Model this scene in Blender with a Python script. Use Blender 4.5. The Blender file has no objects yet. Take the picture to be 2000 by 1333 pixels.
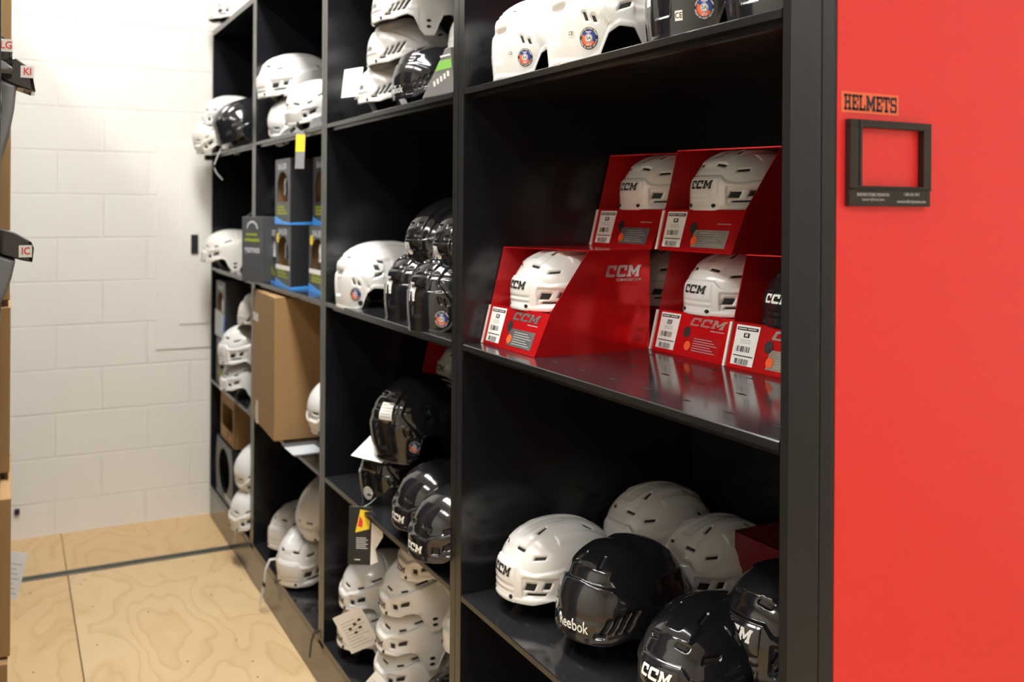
import bpy, bmesh, math, random
import numpy as np
from mathutils import Vector, Matrix, Euler
random.seed(4)
PI = math.pi
R = math.radians
COL = bpy.context.scene.collection

# ------------------------------------------------------------------ materials
def mat(name, base, rough=0.5, metal=0.0, coat=0.0, spec=0.5, bump=None, var=None, alpha=None, trans=0.0):
    m = bpy.data.materials.new(name); m.use_nodes = True
    nt = m.node_tree; b = nt.nodes['Principled BSDF']
    b.inputs['Base Color'].default_value = (*base, 1)
    b.inputs['Roughness'].default_value = rough
    b.inputs['Metallic'].default_value = metal
    b.inputs['Coat Weight'].default_value = coat
    b.inputs['Coat Roughness'].default_value = 0.06
    b.inputs['Specular IOR Level'].default_value = spec
    if trans: b.inputs['Transmission Weight'].default_value = trans
    if alpha is not None: b.inputs['Alpha'].default_value = alpha
    if bump or var:
        tc = nt.nodes.new('ShaderNodeTexCoord'); n = nt.nodes.new('ShaderNodeTexNoise')
        nt.links.new(tc.outputs['Object'], n.inputs['Vector'])
        n.inputs['Scale'].default_value = (bump or var)[0]; n.inputs['Detail'].default_value = 4
        if bump:
            bp = nt.nodes.new('ShaderNodeBump'); bp.inputs['Strength'].default_value = bump[1]; bp.inputs['Distance'].default_value = 0.002
            nt.links.new(n.outputs['Fac'], bp.inputs['Height']); nt.links.new(bp.outputs['Normal'], b.inputs['Normal'])
        if var:
            r = nt.nodes.new('ShaderNodeMapRange'); r.inputs['To Min'].default_value = rough - var[1]; r.inputs['To Max'].default_value = rough + var[1]
            nt.links.new(n.outputs['Fac'], r.inputs['Value']); nt.links.new(r.outputs['Result'], b.inputs['Roughness'])
    return m

M = {}
M['white'] = mat('white_plastic', (0.73, 0.725, 0.705), 0.22, coat=0.3, var=(14, 0.05))
M['cream'] = mat('offwhite_plastic', (0.74, 0.71, 0.65), 0.25, coat=0.2)
M['black'] = mat('black_gloss_plastic', (0.012, 0.012, 0.014), 0.12, coat=0.4, var=(9, 0.04))
M['liner'] = mat('dark_foam', (0.03, 0.03, 0.033), 0.8)
M['vent'] = mat('vent_black', (0.006, 0.006, 0.007), 0.6)
M['steel_black'] = mat('black_powdercoat', (0.009, 0.0095, 0.012), 0.2, spec=0.5, var=(3, 0.05))
M['shelf_top'] = mat('black_satin_shelf', (0.016, 0.016, 0.018), 0.12, spec=0.7, var=(5, 0.04))
M['edge'] = mat('dark_edge_strip', (0.012, 0.012, 0.012), 0.22, spec=0.65)
M['trim'] = mat('charcoal_trim', (0.009, 0.0095, 0.010), 0.45, bump=(600, 0.15))
M['kick'] = mat('carriage_black_gloss', (0.022, 0.02, 0.019), 0.16, spec=0.9)
M['red_panel'] = mat('red_laminate', (0.80, 0.035, 0.038), 0.36, bump=(900, 0.05))
M['foil'] = mat('red_foil', (0.70, 0.014, 0.018), 0.15, metal=0.55, var=(6, 0.08))
M['foil_in'] = mat('red_print', (0.46, 0.010, 0.013), 0.25, metal=0.2)
M['red_shaded'] = mat('red_print_shaded', (0.13, 0.004, 0.006), 0.4)  # box red with the shade under the shelf put into its colour
M['silver'] = mat('silver_foil', (0.72, 0.72, 0.72), 0.25, metal=0.9)
M['paper'] = mat('white_paper', (0.82, 0.81, 0.78), 0.7)
M['ink'] = mat('black_ink', (0.012, 0.012, 0.012), 0.6)
M['grey_ink'] = mat('grey_ink', (0.35, 0.35, 0.36), 0.7)
M['white_ink'] = mat('white_ink', (0.85, 0.85, 0.83), 0.5)
M['red_ink'] = mat('red_ink', (0.75, 0.04, 0.03), 0.5)
M['blue_ink'] = mat('blue_ink', (0.02, 0.05, 0.32), 0.4)
M['orange_ink'] = mat('orange_ink', (0.85, 0.12, 0.03), 0.4)
M['yellow'] = mat('yellow_ink', (0.85, 0.62, 0.03), 0.5)
M['lime'] = mat('lime_ink', (0.30, 0.34, 0.03), 0.6)
M['green'] = mat('green_ink', (0.25, 0.6, 0.12), 0.6)
M['skyblue'] = mat('blue_band', (0.06, 0.32, 0.85), 0.4)
M['carton'] = mat('grey_carton', (0.075, 0.077, 0.083), 0.45)
M['carton_mid'] = mat('mid_grey_carton', (0.22, 0.22, 0.225), 0.4)
M['carton_side'] = mat('black_carton', (0.02, 0.021, 0.024), 0.35)
M['lightgrey'] = mat('light_grey_print', (0.55, 0.57, 0.6), 0.5)
M['kraft'] = mat('kraft_cardboard', (0.36, 0.215, 0.09), 0.75, bump=(200, 0.2))
M['kraft_in'] = mat('kraft_inside', (0.25, 0.15, 0.06), 0.8)
M['tape'] = mat('clear_tape', (0.6, 0.52, 0.4), 0.2)
M['clear'] = mat('clear_plastic', (0.8, 0.8, 0.82), 0.15, alpha=0.35)
M['strap'] = mat('white_strap', (0.7, 0.69, 0.66), 0.55)
M['strap_black'] = mat('black_strap', (0.015, 0.015, 0.016), 0.6)
M['grey_fabric'] = mat('grey_liner_fabric', (0.22, 0.22, 0.23), 0.8)
M['sign'] = mat('orange_sign_sticker', (0.88, 0.17, 0.07), 0.5)
M['navy'] = mat('dark_navy_print', (0.02, 0.012, 0.03), 0.5)
M['rail'] = mat('steel_rail', (0.20, 0.19, 0.16), 0.4, metal=0.7)
M['dark'] = mat('dark_gap', (0.008, 0.008, 0.008), 0.8)
M['holder'] = mat('black_holder_plastic', (0.012, 0.010, 0.009), 0.4)
M['wall_plain'] = mat('painted_plain', (0.80, 0.775, 0.715), 0.55, bump=(60, 0.1))
M['ceil'] = mat('ceiling_white', (0.8, 0.8, 0.78), 0.9)
M['panel_paint'] = mat('panel_paint', (0.785, 0.765, 0.715), 0.45)
M['chrome'] = mat('grey_metal', (0.45, 0.45, 0.44), 0.3, metal=0.9)

def emis(name, col, s):
    m = bpy.data.materials.new(name); m.use_nodes = True; nt = m.node_tree
    nt.nodes.remove(nt.nodes['Principled BSDF'])
    e = nt.nodes.new('ShaderNodeEmission'); e.inputs['Color'].default_value = (*col, 1); e.inputs['Strength'].default_value = s
    nt.links.new(e.outputs[0], nt.nodes['Material Output'].inputs[0]); return m
M['lamp_dim'] = emis('fluorescent_diffuser_dim', (1.0, 0.985, 0.955), 11.0)
M['lamp'] = emis('fluorescent_diffuser', (1.0, 0.985, 0.955), 24.0)

def block_material():
    m = bpy.data.materials.new('painted_block_wall'); m.use_nodes = True; nt = m.node_tree; b = nt.nodes['Principled BSDF']
    tc = nt.nodes.new('ShaderNodeTexCoord'); sp = nt.nodes.new('ShaderNodeSeparateXYZ'); cb = nt.nodes.new('ShaderNodeCombineXYZ')
    nt.links.new(tc.outputs['Object'], sp.inputs[0])
    ax = nt.nodes.new('ShaderNodeMath'); ax.operation = 'ADD'; ax.inputs[1].default_value = 10.228
    az = nt.nodes.new('ShaderNodeMath'); az.operation = 'ADD'; az.inputs[1].default_value = 0.0515
    nt.links.new(sp.outputs['X'], ax.inputs[0]); nt.links.new(sp.outputs['Z'], az.inputs[0])
    nt.links.new(ax.outputs[0], cb.inputs['X']); nt.links.new(az.outputs[0], cb.inputs['Y'])
    br = nt.nodes.new('ShaderNodeTexBrick'); nt.links.new(cb.outputs[0], br.inputs['Vector'])
    br.inputs['Scale'].default_value = 1.0; br.inputs['Brick Width'].default_value = 0.39; br.inputs['Row Height'].default_value = 0.198
    br.inputs['Mortar Size'].default_value = 0.0042; br.inputs['Mortar Smooth'].default_value = 0.5; br.inputs['Bias'].default_value = 0
    br.offset = 0.5
    n = nt.nodes.new('ShaderNodeTexNoise'); n.inputs['Scale'].default_value = 120; n.inputs['Detail'].default_value = 5
    n2 = nt.nodes.new('ShaderNodeTexNoise'); n2.inputs['Scale'].default_value = 2.2
    for q in (n, n2): nt.links.new(tc.outputs['Object'], q.inputs['Vector'])
    mx = nt.nodes.new('ShaderNodeMath'); mx.operation = 'MULTIPLY_ADD'; mx.inputs[1].default_value = -1.0
    sc = nt.nodes.new('ShaderNodeMath'); sc.operation = 'MULTIPLY'; sc.inputs[1].default_value = 0.16
    nt.links.new(n.outputs['Fac'], sc.inputs[0]); nt.links.new(br.outputs['Fac'], mx.inputs[0]); nt.links.new(sc.outputs[0], mx.inputs[2])
    bp = nt.nodes.new('ShaderNodeBump'); bp.inputs['Strength'].default_value = 0.6; bp.inputs['Distance'].default_value = 0.006
    nt.links.new(mx.outputs[0], bp.inputs['Height']); nt.links.new(bp.outputs['Normal'], b.inputs['Normal'])
    cr = nt.nodes.new('ShaderNodeMix'); cr.data_type = 'RGBA'
    cr.inputs[6].default_value = (0.79, 0.77, 0.72, 1); cr.inputs[7].default_value = (0.755, 0.735, 0.68, 1)
    nt.links.new(n2.outputs['Fac'], cr.inputs[0]); nt.links.new(cr.outputs[2], b.inputs['Base Color'])
    b.inputs['Roughness'].default_value = 0.5
    return m
M['block'] = block_material()

def plywood_material(name, c1, c2, seed):
    m = bpy.data.materials.new(name); m.use_nodes = True; nt = m.node_tree; b = nt.nodes['Principled BSDF']
    tc = nt.nodes.new('ShaderNodeTexCoord'); mp = nt.nodes.new('ShaderNodeMapping')
    nt.links.new(tc.outputs['Object'], mp.inputs['Vector']); mp.inputs['Location'].default_value = (seed, seed * 1.7, 0)
    mp.inputs['Scale'].default_value = (2.1, 1.0, 1)
    n = nt.nodes.new('ShaderNodeTexNoise'); n.inputs['Scale'].default_value = 1.5; n.inputs['Detail'].default_value = 2.5; n.inputs['Roughness'].default_value = 0.45; n.inputs['Distortion'].default_value = 0.5
    nt.links.new(mp.outputs[0], n.inputs['Vector'])
    mu = nt.nodes.new('ShaderNodeMath'); mu.operation = 'MULTIPLY'; mu.inputs[1].default_value = 10
    fr = nt.nodes.new('ShaderNodeMath'); fr.operation = 'FRACT'
    nt.links.new(n.outputs['Fac'], mu.inputs[0]); nt.links.new(mu.outputs[0], fr.inputs[0])
    rp = nt.nodes.new('ShaderNodeValToRGB'); e = rp.color_ramp.elements
    e[0].position = 0.0; e[0].color = (0.62, 0.62, 0.62, 1); e[1].position = 1.0; e[1].color = (0.40, 0.40, 0.40, 1)
    k = e.new(0.16); k.color = (0.16, 0.16, 0.16, 1); k = e.new(0.7); k.color = (0.16, 0.16, 0.16, 1)
    nt.links.new(fr.outputs[0], rp.inputs[0])
    n2 = nt.nodes.new('ShaderNodeTexNoise'); n2.inputs['Scale'].default_value = 3.0; n2.inputs['Detail'].default_value = 6
    nt.links.new(tc.outputs['Object'], n2.inputs['Vector'])
    ad = nt.nodes.new('ShaderNodeMath'); ad.operation = 'MULTIPLY_ADD'; ad.inputs[1].default_value = 0.35
    s2 = nt.nodes.new('ShaderNodeMath'); s2.operation = 'SUBTRACT'; s2.inputs[1].default_value = 0.1; s2.use_clamp = True
    nt.links.new(n2.outputs['Fac'], ad.inputs[0]); nt.links.new(rp.outputs['Color'], ad.inputs[2]); nt.links.new(ad.outputs[0], s2.inputs[0])
    mx = nt.nodes.new('ShaderNodeMix'); mx.data_type = 'RGBA'; mx.inputs[6].default_value = (*c1, 1); mx.inputs[7].default_value = (*c2, 1)
    nt.links.new(s2.outputs[0], mx.inputs[0]); nt.links.new(mx.outputs[2], b.inputs['Base Color'])
    b.inputs['Roughness'].default_value = 0.5
    return m
M['ply'] = plywood_material('plywood_floor', (0.70, 0.515, 0.30), (0.46, 0.285, 0.12), 0.7)
M['ply2'] = plywood_material('plywood_floor_far', (0.66, 0.46, 0.25), (0.46, 0.28, 0.11), 3.1)

# ------------------------------------------------------------------ mesh builder
class MB:
    def __init__(s): s.v = []; s.f = []; s.m = []; s.sm = []
    def add(s, vs, fs, mi=0, smooth=False):
        o = len(s.v); s.v += [tuple(v) for v in vs]
        for f in fs: s.f.append([i + o for i in f]); s.m.append(mi); s.sm.append(smooth)
        return s
    def box(s, a, b, mi=0):
        (x0, y0, z0), (x1, y1, z1) = a, b
        x0, x1 = min(x0, x1), max(x0, x1); y0, y1 = min(y0, y1), max(y0, y1); z0, z1 = min(z0, z1), max(z0, z1)
        v = [(x0, y0, z0), (x1, y0, z0), (x1, y1, z0), (x0, y1, z0), (x0, y0, z1), (x1, y0, z1), (x1, y1, z1), (x0, y1, z1)]
        return s.add(v, [(3, 2, 1, 0), (4, 5, 6, 7), (0, 1, 5, 4), (1, 2, 6, 5), (2, 3, 7, 6), (3, 0, 4, 7)], mi)
    def prism(s, poly, fn, d0, d1, mi=0):     # poly of (p,q); fn(p,q,d)->xyz
        n = len(poly); v = [fn(p, q, d0) for p, q in poly] + [fn(p, q, d1) for p, q in poly]
        fs = [tuple(range(n))[::-1], tuple(range(n, 2 * n))] + [(i, (i + 1) % n, n + (i + 1) % n, n + i) for i in range(n)]
        return s.add(v, fs, mi)
    def tube(s, pts, r, mi=0, seg=10, flat=None):
        pts = [Vector(p) for p in pts]; rings = []; up = Vector((0, 0, 1))
        for i, p in enumerate(pts):
            t = (pts[min(i + 1, len(pts) - 1)] - pts[max(i - 1, 0)]).normalized()
            a = t.cross(up)
            if a.length < 1e-3: a = t.cross(Vector((0, 1, 0)))
            a.normalize(); b = t.cross(a)
            rr = r if flat is None else flat
            rings.append([p + a * math.cos(2 * PI * k / seg) * r + b * math.sin(2 * PI * k / seg) * rr for k in range(seg)])
        v = [q for g in rings for q in g]; fs = []
        for i in range(len(pts) - 1):
            for k in range(seg): fs.append((i * seg + k, i * seg + (k + 1) % seg, (i + 1) * seg + (k + 1) % seg, (i + 1) * seg + k))
        fs += [tuple(range(seg))[::-1], tuple(range((len(pts) - 1) * seg, len(pts) * seg))]
        return s.add(v, fs, mi, True)
    def ribbon(s, pts, w, th, mi=0, wdir=(0, 1, 0)):
        pts = [Vector(p) for p in pts]; W = Vector(wdir).normalized() * w / 2; v = []
        for i, p in enumerate(pts):
            t = (pts[min(i + 1, len(pts) - 1)] - pts[max(i - 1, 0)]).normalized(); n = t.cross(W).normalized() * th / 2
            v += [p - W - n, p + W - n, p + W + n, p - W + n]
        fs = []
        for i in range(len(pts) - 1):
            for k in range(4): fs.append((i * 4 + k, i * 4 + (k + 1) % 4, i * 4 + 4 + (k + 1) % 4, i * 4 + 4 + k))
        fs += [(3, 2, 1, 0), tuple(range(len(v) - 4, len(v)))]
        return s.add(v, fs, mi)
    def lathe(s, prof, c=(0, 0, 0), seg=24, mi=0, axis='z'):
        v = []
        for r, z in prof:
            for k in range(seg):
                a = 2 * PI * k / seg; p = (r * math.cos(a), r * math.sin(a), z)
                if axis == 'y': p = (p[0], p[2], p[1])
                if axis == 'x': p = (p[2], p[0], p[1])
                v.append((c[0] + p[0], c[1] + p[1], c[2] + p[2]))
        fs = [(i * seg + k, i * seg + (k + 1) % seg, (i + 1) * seg + (k + 1) % seg, (i + 1) * seg + k) for i in range(len(prof) - 1) for k in range(seg)]
        fs += [tuple(range(seg))[::-1], tuple(range((len(prof) - 1) * seg, len(prof) * seg))]
        return s.add(v, fs, mi, True)
    def mesh(s, name, mats, bevel=0):
        me = bpy.data.meshes.new(name); me.from_pydata(s.v, [], s.f)
        for m in mats: me.materials.append(M[m] if isinstance(m, str) else m)
        me.polygons.foreach_set('material_index', s.m); me.polygons.foreach_set('use_smooth', s.sm)
        bm = bmesh.new(); bm.from_mesh(me)
        bmesh.ops.recalc_face_normals(bm, faces=bm.faces)
        if bevel: bmesh.ops.bevel(bm, geom=[e for e in bm.edges if len(e.link_faces) == 2 and e.calc_face_angle(0) > 0.6], offset=bevel, segments=2, profile=0.5, affect='EDGES')
        bm.to_mesh(me); bm.free(); me.update(); return me
    def build(s, name, mats, parent=None, bevel=0):
        return link(name, s.mesh(name, mats, bevel), parent)

def link(name, me, parent=None):
    o = bpy.data.objects.new(name, me); COL.objects.link(o)
    if parent: o.parent = parent
    return o
def tag(o, label, cat, group=None, kind=None):
    if label: o['label'] = label
    if cat: o['category'] = cat
    if group: o['group'] = group
    if kind: o['kind'] = kind
    return o
def thing(name, label, cat, loc=(0, 0, 0), rot=(0, 0, 0), group=None, scale=1.0):
    o = bpy.data.objects.new(name, None); COL.objects.link(o); o.empty_display_size = 0.05
    o.location = loc; o.rotation_euler = rot; o.scale = scale if isinstance(scale, tuple) else (scale,) * 3
    return tag(o, label, cat, group)
def struct(name, mb, mats, label=None):
    o = mb.build(name, mats); o['kind'] = 'structure'
    if label: o['label'] = label
    return o

# ------------------------------------------------------------------ flat shapes and lettering
def flat(polys, step=0.008):
    bm = bmesh.new()
    for p in polys:
        bm.faces.new([bm.verts.new((x, y, 0)) for x, y in p])
    return _cut(bm, step)
def _cut(bm, step):
    bm.normal_update()
    bmesh.ops.triangulate(bm, faces=bm.faces[:])
    if step:
        xs = [v.co.x for v in bm.verts]; ys = [v.co.y for v in bm.verts]
        for ax, lo, hi in ((0, min(xs), max(xs)), (1, min(ys), max(ys))):
            k = math.ceil(lo / step + 1e-6)
            while k * step < hi - 1e-6:
                co = [0, 0, 0]; no = [0, 0, 0]; co[ax] = k * step; no[ax] = 1
                bmesh.ops.bisect_plane(bm, geom=bm.verts[:] + bm.edges[:] + bm.faces[:], plane_co=co, plane_no=no); k += 1
    bm.verts.index_update()
    r = ([(v.co.x, v.co.y) for v in bm.verts], [[v.index for v in f.verts] for f in bm.faces]); bm.free(); return r
_tc = {}
def text(t, size, bold=0.0, step=None, sx=1.0, shear=0.0):
    key = (t, round(size, 5), bold, step, sx, shear)
    if key in _tc: return _tc[key]
    cu = bpy.data.curves.new('t', 'FONT'); cu.body = t; cu.size = size; cu.align_x = 'CENTER'; cu.align_y = 'CENTER'; cu.offset = bold * size; cu.resolution_u = 3; cu.shear = shear
    o = bpy.data.objects.new('t', cu); COL.objects.link(o)
    bpy.context.view_layer.update()
    me = bpy.data.meshes.new_from_object(o.evaluated_get(bpy.context.evaluated_depsgraph_get()))
    bm = bmesh.new(); bm.from_mesh(me)
    for v in bm.verts: v.co.x *= sx
    r = _cut(bm, step); bpy.data.objects.remove(o); bpy.data.curves.remove(cu); bpy.data.meshes.remove(me)
    _tc[key] = r; return r
def rect(x0, y0, x1, y1): return [(x0, y0), (x1, y0), (x1, y1), (x0, y1)]
def circ(r, n=40, a0=0, a1=2 * PI, c=(0, 0)):
    p = [(c[0] + r * math.cos(a0 + (a1 - a0) * i / n), c[1] + r * math.sin(a0 + (a1 - a0) * i / n)) for i in range(n if abs(a1 - a0 - 2 * PI) < 1e-6 else n + 1)]
    return p
GC = [(.12, 0), (.90, 0), (1, .10), (1, .23), (.36, .23), (.29, .31), (.29, .68), (.36, .76), (.72, .76), (.72, .56), (.98, .56), (.98, 1), (.12, 1), (0, .88), (0, .12)]
GM = [(0, 0), (.46, 0), (.46, .2), (.37, .2), (.37, .58), (.6, .2), (.72, .2), (.95, .58), (.95, .2), (.86, .2), (.86, 0), (1.32, 0), (1.32, .2), (1.24, .2), (1.24, .8), (1.32, .8), (1.32, 1), (.98, 1), (.66, .5), (.34, 1), (0, 1), (0, .8), (.08, .8), (.08, .2), (0, .2)]
def ccm_polys(w, h, shear=0.28):
    out = []; tot = 1.12 + 1.12 + 1.32 + shear; s = w / tot
    for g, x0 in ((GC, 0), (GC, 1.14), (GM, 2.26)):
        out.append([((x0 + x + shear * y - tot / 2) * s, (y - 0.5) * h) for x, y in g])
    return out
SLAB = {
 'H': (1.0, [rect(.12, 0, .34, 1), rect(.66, 0, .88, 1), rect(.3, .41, .7, .59), rect(0, 0, .45, .15), rect(.55, 0, 1, .15), rect(0, .85, .45, 1), rect(.55, .85, 1, 1)]),
 'E': (.9, [rect(.1, 0, .33, 1), rect(0, .84, .9, 1), rect(0, 0, .9, .16), rect(.3, .42, .58, .58), rect(.5, .33, .62, .67), rect(.74, .62, .9, 1), rect(.74, 0, .9, .38)]),
 'L': (.9, [rect(.1, 0, .33, 1), rect(0, .85, .45, 1), rect(0, 0, .9, .16), rect(.74, 0, .9, .38)]),
 'M': (1.32, [GM]),
 'T': (.98, [rect(.38, 0, .61, 1), rect(0, .84, .98, 1), rect(0, .62, .16, 1), rect(.82, .62, .98, 1), rect(.23, 0, .76, .15)]),
 'S': (.92, [rect(.1, .84, .82, 1), rect(0, .56, .22, .92), rect(.08, .42, .84, .58), rect(.70, .08, .92, .5), rect(.1, 0, .82, .16), rect(.74, .66, .9, 1), rect(0, 0, .16, .34)])}

class Print:
    """lettering and print laid on a flat surface: origin o, right r, up u, normal n"""
    def __init__(s, mb, o, r, u): s.mb = mb; s.o = Vector(o); s.r = Vector(r).normalized(); s.u = Vector(u).normalized(); s.n = s.r.cross(s.u)
    def put(s, vf, x, y, mi, off, rot=0.0):
        c, d = math.cos(rot), math.sin(rot)
        vs = [s.o + s.r * (x + a * c - b * d) + s.u * (y + a * d + b * c) + s.n * off for a, b in vf[0]]
        s.mb.add(vs, vf[1], mi)
    def rect(s, x0, y0, x1, y1, mi, off): s.put(flat([rect(x0, y0, x1, y1)], None), 0, 0, mi, off)

class LipPrint(Print):
    """print on the gently twisted front lip of a display box; x runs from the far edge, y up"""
    def __init__(s, mb, bw, sf, sn): s.mb = mb; s.bw = bw; s.sf = sf; s.sn = sn
    def at(s, u, v, off=0.0):
        z = v * .935; return (z * (s.sf + (s.sn - s.sf) * u / s.bw) - off * .93, s.bw - u, z + off * .3)
    def rect(s, x0, y0, x1, y1, mi, off): s.put(flat([rect(x0, y0, x1, y1)], .010), 0, 0, mi, off)
    def put(s, vf, x, y, mi, off, rot=0.0): s.mb.add([s.at(x + a, y + b, off) for a, b in vf[0]], vf[1], mi)

# ------------------------------------------------------------------ helmets
LQ, HD, HB = 0.165, 0.100, 0.095
def sm(e0, e1, x):
    t = np.clip((x - e0) / (e1 - e0), 0, 1); return t * t * (3 - 2 * t)
def base(a, q):
    a = np.asarray(a, float); q = np.asarray(q, float); n = 2.3
    th = np.clip(q, 0, LQ) / LQ * PI / 2
    rf = np.where(q < 0, 1 - 9.0 * q * q, np.maximum(np.cos(th), 0) ** (2 / n))
    z = np.where(q < 0, q, HD * np.maximum(np.sin(th), 0) ** (2 / n))
    ca, sa = np.cos(a), np.sin(a); sc = lambda v: np.sign(v) * np.abs(v) ** 0.9
    ax = np.where(ca > 0, 0.121, 0.131)
    x = ax * rf * sc(ca); y = HB * (1 - 0.07 * ca) * rf * sc(sa)
    nx, ny, nz = x / ax ** 2, y / HB ** 2, np.maximum(z, 0) / HD ** 2
    l = np.sqrt(nx * nx + ny * ny + nz * nz) + 1e-9
    return np.stack([x, y, z], -1), np.stack([nx / l, ny / l, nz / l], -1)
def wrap(d): return (d + PI) % (2 * PI) - PI
def rloc(a, q):
    p, _ = base(a, q); return max(float(math.hypot(p[0], p[1])), 0.02)
def rim(kind, a):
    d = np.abs(np.degrees(wrap(a)))
    P = {'T': [(0, -.036), (45, -.036), (58, -.030), (66, -.026), (76, -.045), (82, -.072), (94, -.072), (102, -.040), (110, -.030), (120, -.034), (132, -.066), (150, -.072), (181, -.072)],
         'V': [(0, -.040), (42, -.034), (52, -.026), (60, -.022), (68, -.026), (75, -.055), (81, -.076), (91, -.076), (96, -.045), (102, -.018), (114, -.014), (126, -.020), (136, -.062), (150, -.072), (181, -.072)],
         'R': [(0, -.034), (40, -.032), (52, -.024), (60, -.020), (68, -.026), (76, -.060), (82, -.076), (93, -.076), (98, -.045), (104, -.018), (116, -.014), (126, -.020), (138, -.062), (150, -.072), (181, -.072)],
         'B': [(0, -.038), (45, -.034), (60, -.026), (68, -.030), (78, -.068), (92, -.070), (99, -.040), (106, -.012), (118, -.010), (126, -.022), (134, -.060), (146, -.072), (181, -.066)]}[kind]
    return np.interp(d, [p[0] for p in P], [p[1] for p in P])
# vents: azimuth deg, q, width, height, skew, rotation deg (mirrored to the other side)
VENTS = {
 'T': [(19, .066, .024, .006, .3, -8), (50, .052, .024, .006, .5, 6), (41, -.003, .023, .012, .5, 0), (60, .000, .012, .010, .5, 0), (48, -.0165, .040, .004, .8, 2),
       (38, .118, .005, .022, 0, -22), (140, .110, .005, .020, 0, 20), (118, .045, .007, .020, -.4, 0), (128, .012, .007, .020, -.4, 0), (168, .05, .012, .007, 0, 0)],
 'V': [(33, -.012, .015, .012, 0, 0), (49, -.003, .024, .009, .4, 12), (16, .027, .030, .005, 0, -10), (47, .026, .020, .005, 0, 12), (72, .050, .026, .005, 0, 22), (150, .062, .02, .006, 0, 0)],
 'R': [(36, -.004, .006, .018, .75, 0), (44, -.001, .006, .022, .75, 0), (52, .003, .006, .026, .75, 0), (60, .006, .006, .026, .75, 0), (20, .100, .006, .022, 0, 0), (120, .05, .02, .007, .5, 12), (140, .03, .02, .007, .5, 8), (30, -.018, .02, .004, .5, 4)],
 'B': [(112, .058, .014, .007, .6, 10), (116, .040, .012, .013, .6, 10), (113, .020, .018, .007, -.8, -20), (146, .004, .006, .011, .6, 0), (138, .000, .006, .008, .6, 0), (40, .06, .022, .006, .4, 0), (60, .03, .022, .008, .4, 8), (40, .0, .022, .008, .4, 0), (168, .093, .018, .004, 0, 0), (168, .065, .018, .004, 0, 0)]}
def vent_list(kind):
    out = []
    for a, q, w, h, sk, ro in VENTS[kind]:
        r = rloc(R(a), q); out += [(R(a), q, w, h, sk, R(ro), r, 1), (-R(a), q, w, h, sk, R(ro), r, -1)]
    return out
def bandq(kind, d):
    P = {'T': [(0, .036), (23, .036), (31, .022), (45, .018), (100, .036), (128, .044), (181, .044)], 'V': [(0, .008), (18, .004), (27, .010), (45, .018), (70, .036), (100, .058), (140, .05), (181, .03)],
         'R': [(0, .062), (40, .054), (70, .030), (88, .012), (181, .016)], 'B': [(0, -.004), (60, .004), (100, .02), (140, .02), (181, .02)]}[kind]
    return np.interp(d, [p[0] for p in P], [p[1] for p in P])
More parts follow.
